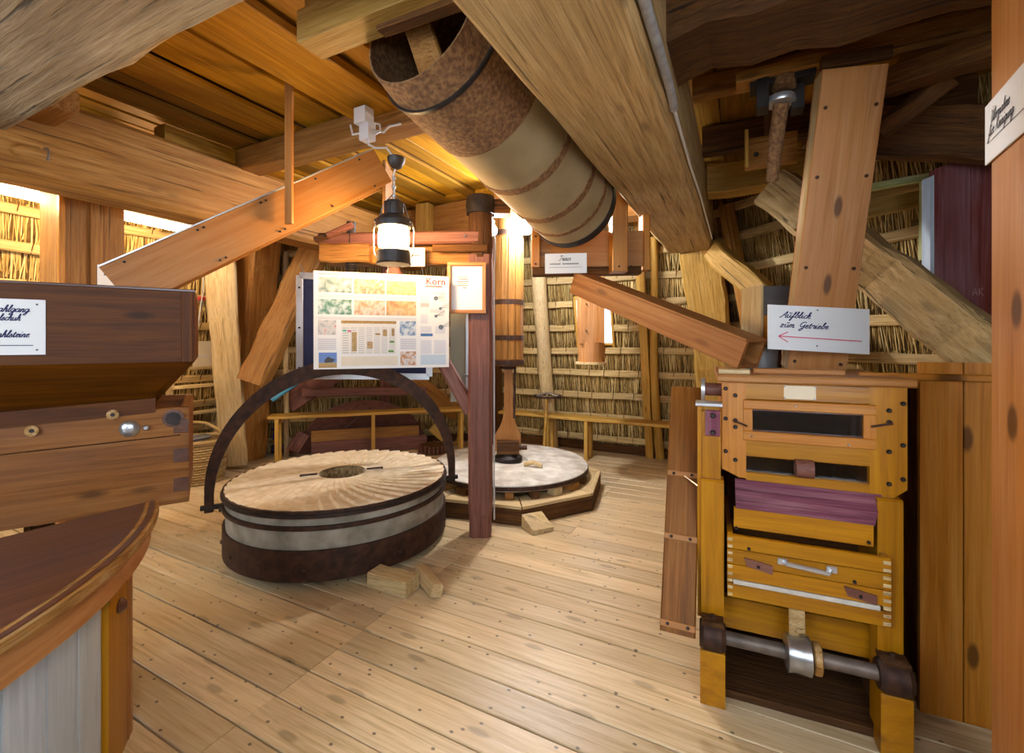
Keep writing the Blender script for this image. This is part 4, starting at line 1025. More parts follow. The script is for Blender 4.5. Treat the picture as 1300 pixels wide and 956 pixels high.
for x, z in ((.012, 1.17), (.045, 1.145), (.012, 1.055), (.045, 1.025), (.012, .93), (.045, .90), (GW - .012, 1.14), (GW - .05, 1.115), (GW - .012, 1.0), (GW - .05, .975), (GW - .012, .885), (GW - .05, .865)):
    bolt(gp(x, -.001, z), GF, gc, .008)
for x, z in ((.24, 1.117), (.10, .995), (.40, .99)): bolt(gp(x, -.009, z), GF, gc, .004, STEEL, 'screw')
def hook_latch(x, z, s):
    h = MB().tube([gp(x, -.004, z), gp(x, -.03, z), gp(x + .02 * s, -.028, z - .005), gp(x + .055 * s, -.02, z - .016)], .004, 6).build('hook_latch', IRON, gc, smooth=50)
    MB().ring([(.004, 0), (.009, 0), (.009, .004), (.004, .004)], gp(x, -.004, z), GF, 10).build('latch_eye', IRON, h)
hook_latch(.045, 1.05, .7); hook_latch(.515, 1.075, -1)
# leather strap loop on the slot
MB().ring([(.022, 0), (.032, 0), (.032, .055), (.022, .055)], gp(.238, -.02, .895), GX, 20).build('leather_loop', W_PURP, gc, smooth=40)
# purple slat, boards and sieve drawer
MB().prism([gp(.044, -.002, .828), gp(.495, -.002, .826), gp(.462, -.055, .735), gp(.044, -.055, .735)], GY * .012).build('purple_slat', W_PURPLE, gc, gx=GX)
gbox('front_board', .038, .459, -.050, -.032, .660, .735, W_YEL)
dw = gbox('sieve_drawer', .016, .498, -.075, -.055, .590, .640, W_YEL)
gbox('drawer_board', .016, .498, -.075, -.055, .534, .588, W_YEL, par=dw); gbox('drawer_board', .016, .498, -.075, -.055, .480, .532, W_YEL, par=dw)
gbox('drawer_slot', .035, .470, -.077, -.056, .462, .478, plain('pale_slot', (.62, .58, .5), noise=.2), par=dw)
gbox('drawer_board', .016, .498, -.075, -.055, .412, .462, W_YEL, par=dw)
gbox('drawer_side', .016, .034, -.055, .40, .412, .640, W_YEL, 'y', par=dw); gbox('drawer_side', .480, .498, -.055, .40, .412, .640, W_YEL, 'y', par=dw)
for q in range(9):
    z = .418 + q * .025
    gbox('dovetail', .478, .4985, -.0762, -.070, z, z + .012, W_PALE, par=dw); gbox('dovetail', .0155, .032, -.0762, -.070, z, z + .012, W_PALE, par=dw)
MB().bar(gp(.20, -.10, .578), gp(.325, -.10, .568), .014, .014).build('bar_handle', ALU, dw)
for x in (.19, .335): MB().box(gp(x, -.079, .575), .030, .008, .022, GX).build('handle_plate', ALU, dw)
for x, z in ((.19, .575), (.335, .57)): MB().tube([gp(x, -.075, z), gp(x + (.01 if x < .3 else -.01), -.10, z)], .005, 6).build('handle_post', ALU, dw)
for x, z in ((.115, .545), (.415, .505)):
    t_ = MB().prism([gp(x - .045, -.075, z + .022), gp(x + .045, -.075, z + .008), gp(x + .045, -.075, z - .022), gp(x - .035, -.075, z - .008)], -GY * .008).build('turn_button', W_PURP, dw, gx=GX)
    bolt(gp(x, -.084, z - .002), GF, t_, .005)
for x, z in ((.046, .66), (.445, .675), (.085, .60), (.40, .545)): bolt(gp(x, -.052 if z > .65 else -.076, z), GF, gc, .006)
# legs, shaft, pulley, bearings
gbox('leg', -.075, .005, -.03, .05, 0, .82, W_YEL, 'z', .006); gbox('leg', .475, .545, -.03, .05, 0, .82, W_YEL, 'z', .006)
gbox('leg', -.02, .05, .50, .58, 0, .86, W_DARK, 'z', .006); gbox('leg', .475, .545, .50, .58, 0, .86, W_DARK, 'z', .006)
gbox('stile', -.088, -.075, -.01, .03, .28, 1.10, W_YEL, 'z'); gbox('stile', -.075, -.005, 0, .03, .80, 1.08, W_YEL, 'z'); gbox('stile_cap', -.095, .0, -.03, .05, 1.10, 1.115, ALU, 'x')
gbox('rail', -.01, .50, .06, .10, .22, .34, W_YEL); gbox('rail', -.01, .50, .52, .56, .22, .34, W_YEL)
gbox('back_panel', -.02, .55, .60, .62, 0, .86, W_DARK, 'z'); gbox('side_panel', -.04, -.02, .05, .58, 0, .80, W_DARK, 'z'); gbox('side_panel', .50, .52, .05, .58, 0, .80, W_DARK, 'z'); gbox('floor_board', -.02, .50, -.02, .58, 0, .03, W_DARK)  # dark boards added to keep the space under the machine in shade
gbox('wing_board', .53, .86, .42, .44, 0, 1.19, W_DARK, 'z')
gbox('inner_board', .0, .49, .20, .22, .36, .60, W_DARK)
RODM = plain('worn_shaft', (.20, .155, .125), rough=.5, metal=.4, noise=.5, scale=15)
sf = MB().tube([gp(-.06, -.06, .25), gp(.53, -.06, .25)], .024, 14).build('drive_shaft', RODM, gc, smooth=40)
MB().lathe([(.05, 0), (.062, .006), (.058, .03), (.060, .05), (.062, .075), (.05, .08)], gp(.20, -.06, .25), GX, 28).build('pulley', STEEL, sf, smooth=30)
MB().lathe([(.045, 0), (.052, .004), (.052, .022), (.045, .026)], gp(.283, -.06, .25), GX, 24).build('shaft_collar', W_EDGE, sf, smooth=30)
MB().bar(gp(.24, -.05, .30), gp(.24, -.03, .42), .05, .006, up=GY).build('belt', W_BEAM, sf)
for x in (-.035, .51):
    q = MB().lathe([(.045, -.045), (.055, -.03), (.055, .03), (.045, .045)], gp(x, -.06, .25), GX, 20).build('bearing', IRON, gc, smooth=30)
    MB().box(gp(x, -.055, .30), .075, .07, .02, GX).build('bearing_cap', W_DARK, q)
    MB().lathe([(.010, 0), (.010, .012)], gp(x, -.055, .31), UP, 6).build('nut', IRON, q)
    MB().box(gp(x, -.055, .10), .085, .07, .20, GX).build('bearing_block', W_YEL, q)
# parts fixed at the left of the hood
MB().lathe([(.045, 0), (.045, .014)], gp(-.075, .10, 1.155), GX, 20).build('side_pulley', ALU, gc, smooth=30)
MB().tube([gp(-.07, .10, 1.155), gp(.01, .10, 1.155)], .026, 12).build('side_hub', W_PURP, gc, smooth=40)
gbox('side_plate', -.060, -.008, -.012, 0, .985, 1.085, W_PURPLE, 'z')
for z in (1.0, 1.065): bolt(gp(-.033, -.013, z), GF, gc, .010)
gbox('top_cleat', .12, .42, .12, .18, 1.222, 1.242, W_CHUTE); gbox('top_cleat', -.01, .10, .06, .12, 1.222, 1.240, W_PALE)
# long discharge trough at the left of the cleaner
tr = thing('discharge_trough', 'tall brown wooden trough leaning on the left of the grain cleaner', 'trough', at(868, 800, 1.72))
tA, tB = gp(-.155, -.10, .25), gp(-.14, .30, 1.125)
tdv = tB - tA; tn = -GY; tn = (tn - tdv.normalized() * tn.dot(tdv.normalized())).normalized(); ts = tdv.cross(tn).normalized()
bar('front_board', tA + tn * .045, tB + tn * .045, .120, .014, W_TROUGH, tr, up=tn, ch=.003)
bar('side_board', tA + ts * .055, tB + ts * .055, .014, .10, W_TROUGH, tr, up=tn, ch=.003)
bar('side_board', tA - ts * .055, tB - ts * .055, .014, .10, W_TROUGH, tr, up=tn, ch=.003)
for f in (.03, .345, .60):
    bar('cross_strip', tA + tdv * f + tn * .056 - ts * .06, tA + tdv * f + tn * .056 + ts * .06, .010, .022, W_CHUTE, tr, up=tdv, ch=.002)
    for s in (-.035, .035): bolt(tA + tdv * f + tn * .062 + ts * s, tn, tr, .006)
MB().tube([tA + tdv * .60 + tn * .05, gp(-.08, 0, .78)], .003, 5).build('wire', STEEL, tr)

# ------------------------------------------------------------------ elevator trunk with its card
eA, eB = at(1031, 468, 2.12), at(1079, 92, 1.93)
el = thing('elevator_trunk', 'tall pinkish pine elevator trunk rising behind the grain cleaner', 'trunk', eA)
edv = eB - eA; en = Vector((-.30, -.95, 0)); en = (en - edv.normalized() * en.dot(edv.normalized())).normalized(); es = edv.cross(en).normalized()
if es.x < 0: es = -es
EW = .232
bar('front_board', eA + en * .05, eB + en * .05, EW, .018, W_TRUNK, el, up=en, ch=.002)
bar('side_board', eA - es * (EW / 2 - .009), eB - es * (EW / 2 - .009), .018, .085, W_PALE, el, up=en, ch=.002)  # paler wood paints daylight onto this left side
bar('side_board', eA + es * (EW / 2 - .009), eB + es * (EW / 2 - .009), .018, .085, W_TRUNK, el, up=en, ch=.002)
bar('back_board', eA - en * .05, eB - en * .05, EW, .018, W_TRUNK, el, up=en, ch=.002)
for f in (.03, .20, .36, .66, .88):
    for s in (-.09, .09): bolt(eA + edv * f + en * .060 + es * s, en, el, .0075, IRON)
bar('head_board', eB + en * .045 - es * .12 + UP * .03, eB + en * .045 + es * .13 + UP * .05, .03, .05, W_DARK, el, ch=.003)
c0 = at(975, 443, 1.97); c1 = at(1104, 450, 1.94); cE = (c1 - c0).normalized(); cH = at(975, 388, 1.97).z - c0.z
sg = card('sign_card', 'white card with a long pink arrow on the elevator trunk', 'sign', c0, cE, UP, (c1 - c0).length, cH + .005, th=.005, pins=[(.205, .178), (.203, .024)])
sn_ = cE.cross(UP)
def sc_(x, y): return c0 + cE * x + UP * y + sn_ * .0012
write(sg, 'A\u016bfblick', sc_(.050, .140), cE, UP, .0130, INK, w=.0018, sx=1.5)
write(sg, 'z\u016bm Getriebe', sc_(.047, .098), cE, UP, .0130, INK, w=.0018, sx=1.55)
rule(sg, sc_(.045, .058), sc_(.385, .054), UP, .0042, PINK, 'arrow_shaft'); 
for dy in (.020, -.024): rule(sg, sc_(.043, .058), sc_(.083, .058 + dy), (0, 0, 1), .0045, PINK, 'arrow_barb')
MB().bar(c0 + cE * .22 + UP * .10 - sn_ * .006, c0 + cE * .22 + UP * .10 - sn_ * .06, .03, .03).build('spacer', W_PINE, sg)

# things standing on and behind the cleaner
tb = thing('tin_box', 'grey tin topped wooden box standing behind the white arrow card', 'box', at(985, 440, 2.35))
q0 = at(966, 440, 2.33); 
MB().box(q0 + Vector((.10, .09, .14)), .20, .18, .30).build('body', W_PINE, tb, gx=UP)
MB().box(q0 + Vector((.10, -.006, .235)), .19, .012, .15).build('tin_plate', GREYM, tb)
MB().box(q0 + Vector((-.004, .08, .15)), .012, .20, .33).build('lit_edge', W_PALE, tb, gx=UP)  # pale strip, daylight on the left edge put into the colour
bar('support', q0 + Vector((.1, .09, -.01)), V(q0.x + .1, q0.y + .09, 0), .08, .08, W_DARK, tb, up=(0, 1, 0))
th_ = thing('tin_tub', 'round dark grey tin tub on the grain cleaner top', 'tub', gp(.18, .51, 1.222))
MB().ring([(.070, 0.0), (.075, .10), (.083, .105), (.083, .112), (.068, .10), (.062, .01)], gp(.18, .51, 1.222), UP, 32).build('wall', GREYM, th_, smooth=40)
MB().lathe([(.069, 0), (.069, .012)], gp(.18, .51, 1.222), UP, 32).build('base', GREYM, th_)

# ------------------------------------------------------------------ boards and posts at the right
RB = thing('board_partition', 'pair of knotty reddish pine boards standing beside the grain cleaner', 'partition', at(1213, 867, 1.62))
RZ = 1.275
def rb(px):
    k = (px - CX) / FPX
    A = Vector(((1168 - CX) / FPX * 1.66, 1.66, 0)); t = (k * A.y - A.x) / (GX.x - k * GX.y)
    return A + GX * t
for x0, x1 in ((1168, 1223), (1224.5, 1300)):
    a, b = rb(x0), rb(x1)
    MB().prism([V(a.x, a.y, 0), V(b.x - .002 * GX.x, b.y, 0), V(b.x, b.y, 0) + GY * .024, V(a.x, a.y, 0) + GY * .024], UP * RZ).build('board', W_KNOT, RB, gx=UP)
bar('top_rail', rb(1090) - GY * .012 + UP * 1.222, rb(1300) - GY * .012 + UP * 1.222, .022, .024, W_KNOT, RB, ch=.004)
bar('back_board', rb(1180) + GY * .05, rb(1180) + GY * .05 + UP * 1.2, .02, .05, W_DARK, RB, up=(0, 1, 0))
# foreground post and its card
fd = Vector((.515, .857, 0)); fn_ = Vector((-.857, .515, 0))
f0 = Vector(((1259 - CX) / FPX * 1.22, 1.22, 0))
fp = thing('near_post', 'close tan post at the edge of the room carrying a slanting card', 'post', f0)
MB().prism([f0, f0 - fd * .30, f0 - fd * .30 - fn_ * .16, f0 - fn_ * .16], UP * 2.77).build('timber', W_TRUNK, fp, gx=UP)
k0 = f0 + fd * .018 + UP * at(1249, 209.5, 1.235).z + fn_ * .008
fc = card('sign_card', 'white card with dark script on the near post', 'sign', k0, -fd, UP, .26, .158, pins=False)
fe = fd
def fcp(x, y): return k0 - fd * .26 + fd * x + UP * y + fn_ * .0014
# lettering on the near post card runs away from the camera: its start is at the far edge
fx = -fd
def fq(x, y): return k0 + fx * x + UP * y + fn_ * .0012
write(fc, '\u00dcbernahme', fq(.042, .098), fx, UP, .0145, INKB, w=.0016)
write(fc, 'f\u00fcr Reinigung', fq(.028, .066), fx, UP, .0145, INKB, w=.0016)
rule(fc, fq(.022, .052), fq(.24, .052), UP, .0018, INKB)
rp = thing('painted_boarding', 'faded red painted boarding scratched with AK above the heavy brace', 'boarding', at(1220, 420, 2.5))
def rq(px, py): return at(min(px, 1268), py, 2.42)
MB().prism([rq(1186, 215), rq(1186, 366), rq(1232, 402), rq(1232, 196)], (0, .03, 0)).build('board', W_RED, rp, gx=UP)
MB().prism([rq(1233, 196), rq(1233, 403), rq(1285, 440), rq(1285, 180)], (0, .03, 0)).build('board', W_RED, rp, gx=UP)
MB().prism([rq(1181, 225), rq(1181, 363), rq(1186, 366), rq(1186, 222)], (0, .05, 0)).build('edge_strip', W_LPAINT, rp, gx=UP)
MB().bar(at(1184, 362, 2.405), at(1268, 425, 2.405), .03, .02).build('lower_strip', W_LPAINT, rp)
AKM = plain('scratched_paint', (.50, .36, .33), rough=.7)
mbk = MB(); ak = at(1235, 375, 2.417) 
for s in ([(0, 0), (.012, .04), (.024, 0)], [(.005, .015), (.02, .015)], [(.034, .04), (.034, 0)], [(.056, .04), (.034, .02), (.058, 0)]): stroke(mbk, s, ak, Vector((1, 0, 0)), UP, .0014)
mbk.build('scratched_letters', AKM, rp)
for px, py in ((1206, 370), (1237, 396)): bolt(at(px, py, 2.415), (0, -1, 0), rp, .012)
gw = thing('green_frame', 'faded green painted frame beside the red boarding', 'frame', at(1176, 330, 2.75))
bar('upright', at(1176, 330, 2.72), at(1177, 228, 2.72), .07, .04, W_GREEN, gw, up=(0, 1, 0))
bar('head', at(1095, 240, 2.78), at(1184, 224, 2.72), .05, .045, W_GREEN, gw)
bar('inner_rail', at(1095, 268, 2.9), at(1170, 252, 2.8), .04, .10, W_OAK, gw)
# dark boarding above the red boarding
bar('dark_plank', at(1085, 168, 2.55), at(1290, 172, 2.2), .10, .26, W_DARK, ch=.01, jit=.006, seg=6, label='broad dark plank above the red boarding', cat='plank')
bar('dark_plank', at(1105, 112, 2.25), at(1290, 52, 1.75), .14, .10, W_DARK, ch=.01, jit=.006, seg=6, label='dark brown rail under the rough cross beam', cat='plank')
bar('brace', at(1210, 95, 2.05), at(1120, 165, 2.3), .08, .11, W_DARK, up=(0, 1, 0), ch=.01, jit=.005, seg=5, label='short dark brace beside the elevator head', cat='brace')
# iron bearing with hanging rod
hb = thing('rod_bearing', 'black iron bearing with a hanging rusty rod below the dark beam', 'bearing', at(990, 230, 2.2))
MB().box(at(992, 103, 2.12), .26, .10, .045, BX).build('bracket_plate', IRON_D, hb)
MB().box(at(996, 92, 2.10), .40, .12, .05, BX).build('timber_cleat', W_WARM, hb, gx=BX)
for px in (968, 1012): MB().box(at(px, 120, 2.14), .05, .09, .16, BX).build('bracket_cheek', IRON_D, hb)
MB().tube([at(997, 85, 2.1), at(995, 112, 2.1)], .05, 14).build('shaft_end', RUST, hb, smooth=40)
MB().lathe([(.060, 0), (.064, .01), (.060, .03)], at(991, 132, 2.13), UP, 18).build('collar', ALU, hb, smooth=40)
MB().tube([at(992, 131, 2.13), at(985, 180, 2.2), at(980, 230, 2.28)], [.034, .033, .026], 12).build('rod', RUST, hb, smooth=40)
ob = thing('rod_guide', 'square oak guide board behind the hanging rusty rod', 'guide board', at(985, 212, 2.6))
MB().box(at(978, 192, 2.6), .26, .05, .17, BX).build('board', W_WARM, ob, gx=BX)
for px, py in ((960, 196), (1003, 192)): bolt(at(px, py, 2.55), -AX, ob, .014)
bar('peg', at(948, 165, 2.55), at(948, 212, 2.55), .018, .018, W_BENCH, ob, up=(0, 1, 0))
bar('hanger', at(978, 175, 2.62), V(at(978, 175, 2.62).x, at(978, 175, 2.62).y, 2.785), .05, .05, W_DARK, ob, up=(0, 1, 0))
# conduit along the main beam
CONDUIT = plain('grey_conduit', (.36, .35, .34), rough=.5, noise=.3, scale=30)
MB().tube([uv(-.232, .0, 2.235), uv(-.232, .9, 2.235), uv(-.232, 1.68, 2.235), uv(-.236, 1.80, 2.225)], .016, 10).build('conduit', CONDUIT, None, smooth=50, label='grey metal conduit pipe running along the tan main beam', cat='pipe')
MB().tube([uv(-.236, 1.79, 2.23), uv(-.24, 2.4, 2.225), uv(-.236, 3.0, 2.23), uv(-.24, 3.6, 2.225), uv(-.24, 4.15, 2.21)], .006, 6).build('beam_cable', PLASTIC, None, smooth=50, label='thin pale cable clipped beyond the conduit end', cat='cable')

# ------------------------------------------------------------------ lantern, junction box, bulbs and tube lamp
LN = Vector(((500 - CX) / FPX * 2.65, 2.65, 0))
lan = thing('lantern', 'old ship lantern with glowing glass hanging before the poster', 'lantern', LN + UP * 1.79)
z0 = at(500, 336, 2.65).z
TINM = plain('lantern_tin', (.07, .065, .065), rough=.45, metal=.6, noise=.35, scale=14)
MB().lathe([(.098, 0), (.102, .006), (.096, .012), (.094, .075), (.085, .085), (.085, .09)], LN + UP * z0, UP, 32).build('oil_base', TINM, lan, smooth=40)
gl, N_, L_, B_ = nt('lantern_glass')
B_.inputs['Base Color'].default_value = (1, .95, .85, 1)
B_.inputs['Emission Color'].default_value = (1.0, .64, .29, 1); B_.inputs['Emission Strength'].default_value = 150
MB().lathe([(.075, .088), (.086, .10), (.088, .15), (.086, .20), (.075, .215)], LN + UP * z0, UP, 32).build('glass', gl, lan, smooth=40)
MB().ring([(.076, .205), (.098, .215), (.104, .245), (.10, .26), (.07, .285), (.05, .29), (.05, .278), (.066, .272), (.09, .25)], LN + UP * z0, UP, 32).build('hood', TINM, lan, smooth=40)
MB().lathe([(.05, .285), (.052, .30), (.050, .355), (.054, .36), (.044, .37), (.01, .372)], LN + UP * z0, UP, 24).build('chimney', TINM, lan, smooth=40)
for k in range(7):
    th = 2 * math.pi * k / 7
    MB().box(LN + UP * (z0 + .33) + Vector((math.cos(th), math.sin(th), 0)) * .054, .004, .012, .07, (math.cos(th), math.sin(th), 0)).build('chimney_rib', TINM, lan)
for s in (-1, 1):
    MB().tube([LN + Vector((.10 * s, 0, z0 + .04)), LN + Vector((.115 * s, 0, z0 + .07)), LN + Vector((.118 * s, 0, z0 + .2)), LN + Vector((.105 * s, 0, z0 + .245))], .004, 6).build('guard_wire', STEEL, lan, smooth=50)
    MB().lathe([(.012, 0), (.012, .015)], LN + Vector((.092 * s, -.02, z0 + .25)), (s, -.3, 0), 10).build('rivet', TINM, lan)
MB().tube([LN + Vector((-.092, 0, z0 + .255)), LN + Vector((-.06, 0, z0 + .35)), LN + Vector((-.01, 0, z0 + .405)), LN + Vector((.0, 0, z0 + .41)), LN + Vector((.06, 0, z0 + .35)), LN + Vector((.092, 0, z0 + .255))], .0035, 6).build('carrying_wire', STEEL, lan, smooth=50)
zc = at(503, 203, 2.65).z
MB().tube([LN + Vector((0, 0, z0 + .37)), LN + Vector((.004, 0, z0 + .45)), LN + Vector((-.003, 0, z0 + .52)), LN + Vector((.012, 0, zc - .04))], .005, 6).build('suspension_cord', PLASTIC, lan, smooth=50)
for q in range(5):
    MB().ring([(.006, -.003), (.013, -.003), (.013, .003), (.006, .003)], LN + Vector((0, 0, z0 + .40 + q * .026)), (1, .3, 0) if q % 2 else (.2, 1, 0), 10).build('chain_link', STEEL, lan)
MB().lathe([(.012, -.055), (.03, -.045), (.048, -.015), (.052, .012), (.045, .014), (.02, 0)], LN + Vector((.014, 0, zc)), UP, 20).build('ceiling_rose', TINM, lan, smooth=40)

jb = thing('junction_box', 'pair of white electric boxes clipped to the brown joist', 'junction box', uv(-1.35, 2.05, 2.5))
J = at(463, 158, 2.62)
MB().box(J + Vector((-.005, -.0, .045)), .085, .07, .09, BX).build('box', PLASTIC, jb); MB().box(J + Vector((.012, .012, -.04)), .07, .06, .10, BX).build('box', PLASTIC, jb)
MB().tube([J + Vector((.02, 0, -.09)), J + Vector((.025, -.01, -.12)), J + Vector((.06, 0, -.135)), J + Vector((.12, .02, -.125)), LN + Vector((.014, 0, zc + .0))], .007, 6).build('cable', PLASTIC, jb, smooth=60)
MB().tube([J + Vector((.05, .02, -.03)), J + Vector((.10, .03, -.03)), J + Vector((.13, .04, .01)), J + Vector((.20, .05, .03)), J + Vector((.30, .06, .045))], .007, 6).build('cable', PLASTIC, jb, smooth=60)
MB().tube([J + Vector((-.03, .02, -.04)), J + Vector((-.08, .03, -.045)), J + Vector((-.10, .05, .02))], .006, 6).build('cable', PLASTIC, jb, smooth=60)
MB().tube([J + Vector((.04, .02, .02)), J + Vector((.08, .02, .01)), J + Vector((.085, .02, -.03)), J + Vector((.05, .02, -.05))], .006, 6).build('cable', PLASTIC, jb, smooth=60)

def bulb(p, r, power, label, colr=(.92, .95, 1.0)):
    b = thing('light_bulb', label, 'bulb', p)
    MB().lathe([(r * .3, r * 1.6), (r * .45, r * 1.1), (r * .95, r * .35), (r, 0), (r * .8, -r * .6), (r * .35, -r * .95), (.001, -r)], p, UP, 20).build('globe', plain('bulb_glow', (1, 1, 1), emit=(colr, power)), b, smooth=60)
    MB().lathe([(r * .4, r * 1.3), (r * .45, r * 2.2), (r * .2, r * 2.4)], p, UP, 14).build('socket', PLASTIC, b, smooth=40)
    return b
b1 = at(625.5, 293, 3.30); b2 = at(668, 289, 3.95)
q = bulb(b1, .034, 520, 'small glowing bulb on the right side of the crane post')
MB().tube([b1 + UP * .075, b1 + UP * .10 + Vector((-.03, -.05, 0)), cp + Vector((.085, .0, 2.18))], .006, 6).build('lamp_arm', STEEL, q, smooth=50)
q = bulb(b2, .06, 740, 'large glowing bulb beside the banded drive shaft')
MB().tube([b2 + UP * .13, V(b2.x, b2.y, 2.785)], .006, 6).build('lamp_cord', PLASTIC, q)
MB().tube([cp + Vector((.10, .03, 2.1)), cp + Vector((.10, -.0, 1.95)), cp + Vector((.095, -.03, 1.85)), cp + Vector((.095, -.0, .1))], .006, 6).build('post_cable', PLASTIC, None, smooth=50, label='pale cable running down the right side of the crane post', cat='cable')
# tube lamp behind the hooked beam
tl = thing('tube_lamp', 'long glowing tube lamp behind the hooked brown beam', 'tube lamp', uv(-4.15, 1.5, 2.36))
TGLOW = plain('tube_glow', (1, 1, 1), emit=((1.0, .72, .38), 85))
MB().tube([uv(-4.15, .4, 2.31), uv(-4.15, 2.32, 2.27)], .022, 12).build('tube', TGLOW, tl, smooth=60)
MB().bar(uv(-4.15, .35, 2.375), uv(-4.15, 2.36, 2.335), .09, .05).build('housing', PLASTIC, tl)
for v_, z_ in ((.6, 2.39), (2.2, 2.36)): MB().tube([uv(-4.15, v_, z_), uv(-4.15, v_, 2.79)], .008, 6).build('suspension_rod', STEEL, tl)

# ------------------------------------------------------------------ boxed trunk, benches and the clutter along the walls
bt = thing('boxed_trunk', 'tall boxed trunk of brown boards behind the dark hopper', 'trunk', uv(-3.85, 1.42, 0))
TC = uv(-3.85, 1.38, 0)
for (du, dv, su_, sv_, m) in ((.15, 0, .02, .30, W_WARM), (-.15, 0, .02, .30, W_WARM), (0, .15, .28, .02, W_WARM), (0, -.15, .32, .02, W_WARM)):
    c = TC + BX * du + AX * dv
    MB().box(c + UP * 1.35, su_, sv_, 2.7, BX).build('board', m, bt, gx=UP)
for du in (.17,): bar('cover_strip', TC + BX * du + UP * .0, TC + BX * du + UP * 2.7, .06, .02, W_WARM, bt, up=BX, ch=.003)
bar('corner_strip', TC + BX * .165 + AX * -.165, TC + BX * .165 + AX * -.165 + UP * 2.7, .03, .03, W_PINE, bt, up=BX, ch=.003)
pc = card('sign_card', 'small white card pinned on the boxed trunk', 'sign', TC + BX * .185 + AX * .0 + UP * 1.68, AX, UP, .15, .16, pins=False)
write(pc, '~~~~', TC + BX * .1865 + AX * .03 + UP * 1.77, AX, UP, .02, INKB, w=.0016)
def bench(p0, p1, legs, label, z=.44, w=.22):
    p0 = Vector(p0); p1 = Vector(p1); d = (p1 - p0).normalized()
    b = thing('bench', label, 'bench', (p0 + p1) / 2)
    bar('seat_board', p0 + UP * z, p1 + UP * z, w, .035, W_BENCH, b, ch=.006, jit=.002, seg=6)
    nn = Vector((-d.y, d.x, 0))
    for f in legs:
        q = p0 + (p1 - p0) * f
        for s in (-.075, .075): bar('leg', q + nn * s, q + nn * s + UP * (z - .018), .055, .04, W_BENCH, b, up=d, ch=.004)
        bar('leg_rail', q - nn * .09 + UP * (z - .05), q + nn * .09 + UP * (z - .05), .03, .06, W_BENCH, b, ch=.004)
    return b
bench((-2.70, 5.07, 0), (-.58, 5.70, 0), (.04, .50, .97), 'long plank bench under the slanting braces along the back wall', z=.51)
bench((-.12, 5.765, 0), (1.80, 4.745, 0), (.30, .52, .95), 'long plank bench along the back right thatched wall', z=.465)
# iron handwheel on the crooked pole
hw = thing('handwheel', 'small iron handwheel lying level on the crooked pole', 'handwheel', at(694, 503, 5.35))
hwc = at(695, 503, 5.365)
MB().ring([(.145, -.012), (.168, -.012), (.168, .012), (.145, .012)], hwc, UP, 32).build('rim', IRON, hw, smooth=40)
for th in (.4, .4 + math.pi / 3, .4 + 2 * math.pi / 3):
    d = Vector((math.cos(th), math.sin(th), 0)); MB().tube([hwc - d * .15, hwc + d * .05 * 0 + UP * .045, hwc + d * .15], .012, 8).build('spoke', STEEL, hw, smooth=40)
MB().tube([hwc + UP * .05, V(hwc.x, hwc.y, 0) - AX * .12], .018, 8).build('stem', W_BENCH, hw, smooth=50)
# half round wooden disc and stored planks behind the bench
hd = thing('wooden_disc', 'half hidden round wooden wheel cover leaning behind the bench', 'disc', at(440, 565, 6.05))
pts = [wp(7, -.15 + .75 * math.cos(t), .002 + .64 * math.sin(t), -.195) for t in [math.pi * i / 24 for i in range(25)]]
MB().prism([p + UP * 0.0 for p in pts], (-.01, .03, 0)).build('disc_face', W_PURP, hd)
bar('disc_batten', wp(7, -.62, .06, -.208), wp(7, -.1, .56, -.208), .03, .10, W_PURP, hd, up=(0, 1, 0))
sb = thing('stored_planks', 'low stack of reddish planks on edge under the back bench', 'plank stack', V(-1.9, 5.7, 0))
def bwl(s_, d_, z_): return wp(7, s_, 0, -d_) + UP * z_
bar('plank', bwl(-.74, .345, .088), bwl(.60, .345, .088), .045, .17, W_PURP, sb, ch=.004, jit=.002, seg=4)
bar('plank', bwl(-.74, .345, .238), bwl(.50, .345, .238), .045, .13, W_WARM, sb, ch=.004, jit=.002, seg=4)
bar('plank', bwl(.66, .345, .27), bwl(.88, .345, .07), .04, .12, W_BENCH, sb, ch=.004)
bar('plank', bwl(-.94, .345, .08), bwl(-.82, .345, .28), .04, .14, W_PURP, sb, ch=.004)
# cog ring and trestle
cg = thing('cog_ring', 'small dark toothed wooden ring on the floor by the bench', 'cog ring', at(540, 565, 5.75))
cgc = V(-.95, 5.55, 0)
MB().ring([(.11, 0.002), (.16, 0.002), (.16, .10), (.11, .10)], cgc, UP, 28).build('rim', W_DARK, cg, smooth=30)
for k in range(22):
    th = 2 * math.pi * k / 22; d = Vector((math.cos(th), math.sin(th), 0))
    MB().box(cgc + d * .172 + UP * .055, .03, .018, .09, d).build('tooth', W_PURP, cg)
tz = thing('wire_trestle', 'small triangular trestle on the floor beside the cog ring', 'trestle', V(-.72, 5.85, 0))
for dx in (-.13, .13): bar('leg', V(-.62 + dx, 5.89, 0), V(-.62, 5.91, .30), .02, .025, W_WARM, tz, up=(0, 1, 0))
bar('rail', V(-.76, 5.89, .03), V(-.48, 5.89, .03), .03, .03, W_WARM, tz)
# blue rope bundle
rr_ = random.Random(5); BLUE = plain('blue_rope', (.02, .05, .42), rough=.6, noise=.4, scale=40)
pth = [bwl(-1.13 + .045 * math.sin(q * 1.7) + rr_.uniform(-.015, .015), .16 + .03 * math.cos(q * 2.1), .03 + .30 * (q / 26.0) + .03 * math.sin(q * 2.9)) for q in range(27)]
MB().tube(pth, .014, 6).build('blue_rope', BLUE, None, smooth=60, label='tangled bright blue rope hung behind the back bench', cat='rope')
# light blue pipe behind the bench end
MB().tube([at(345, 508, 5.08), at(382, 482, 5.22)], .028, 10).build('blue_pipe', plain('blue_plastic', (.08, .35, .55), rough=.4), None, smooth=50, label='short light blue pipe leaning behind the near millstone bail', cat='pipe')
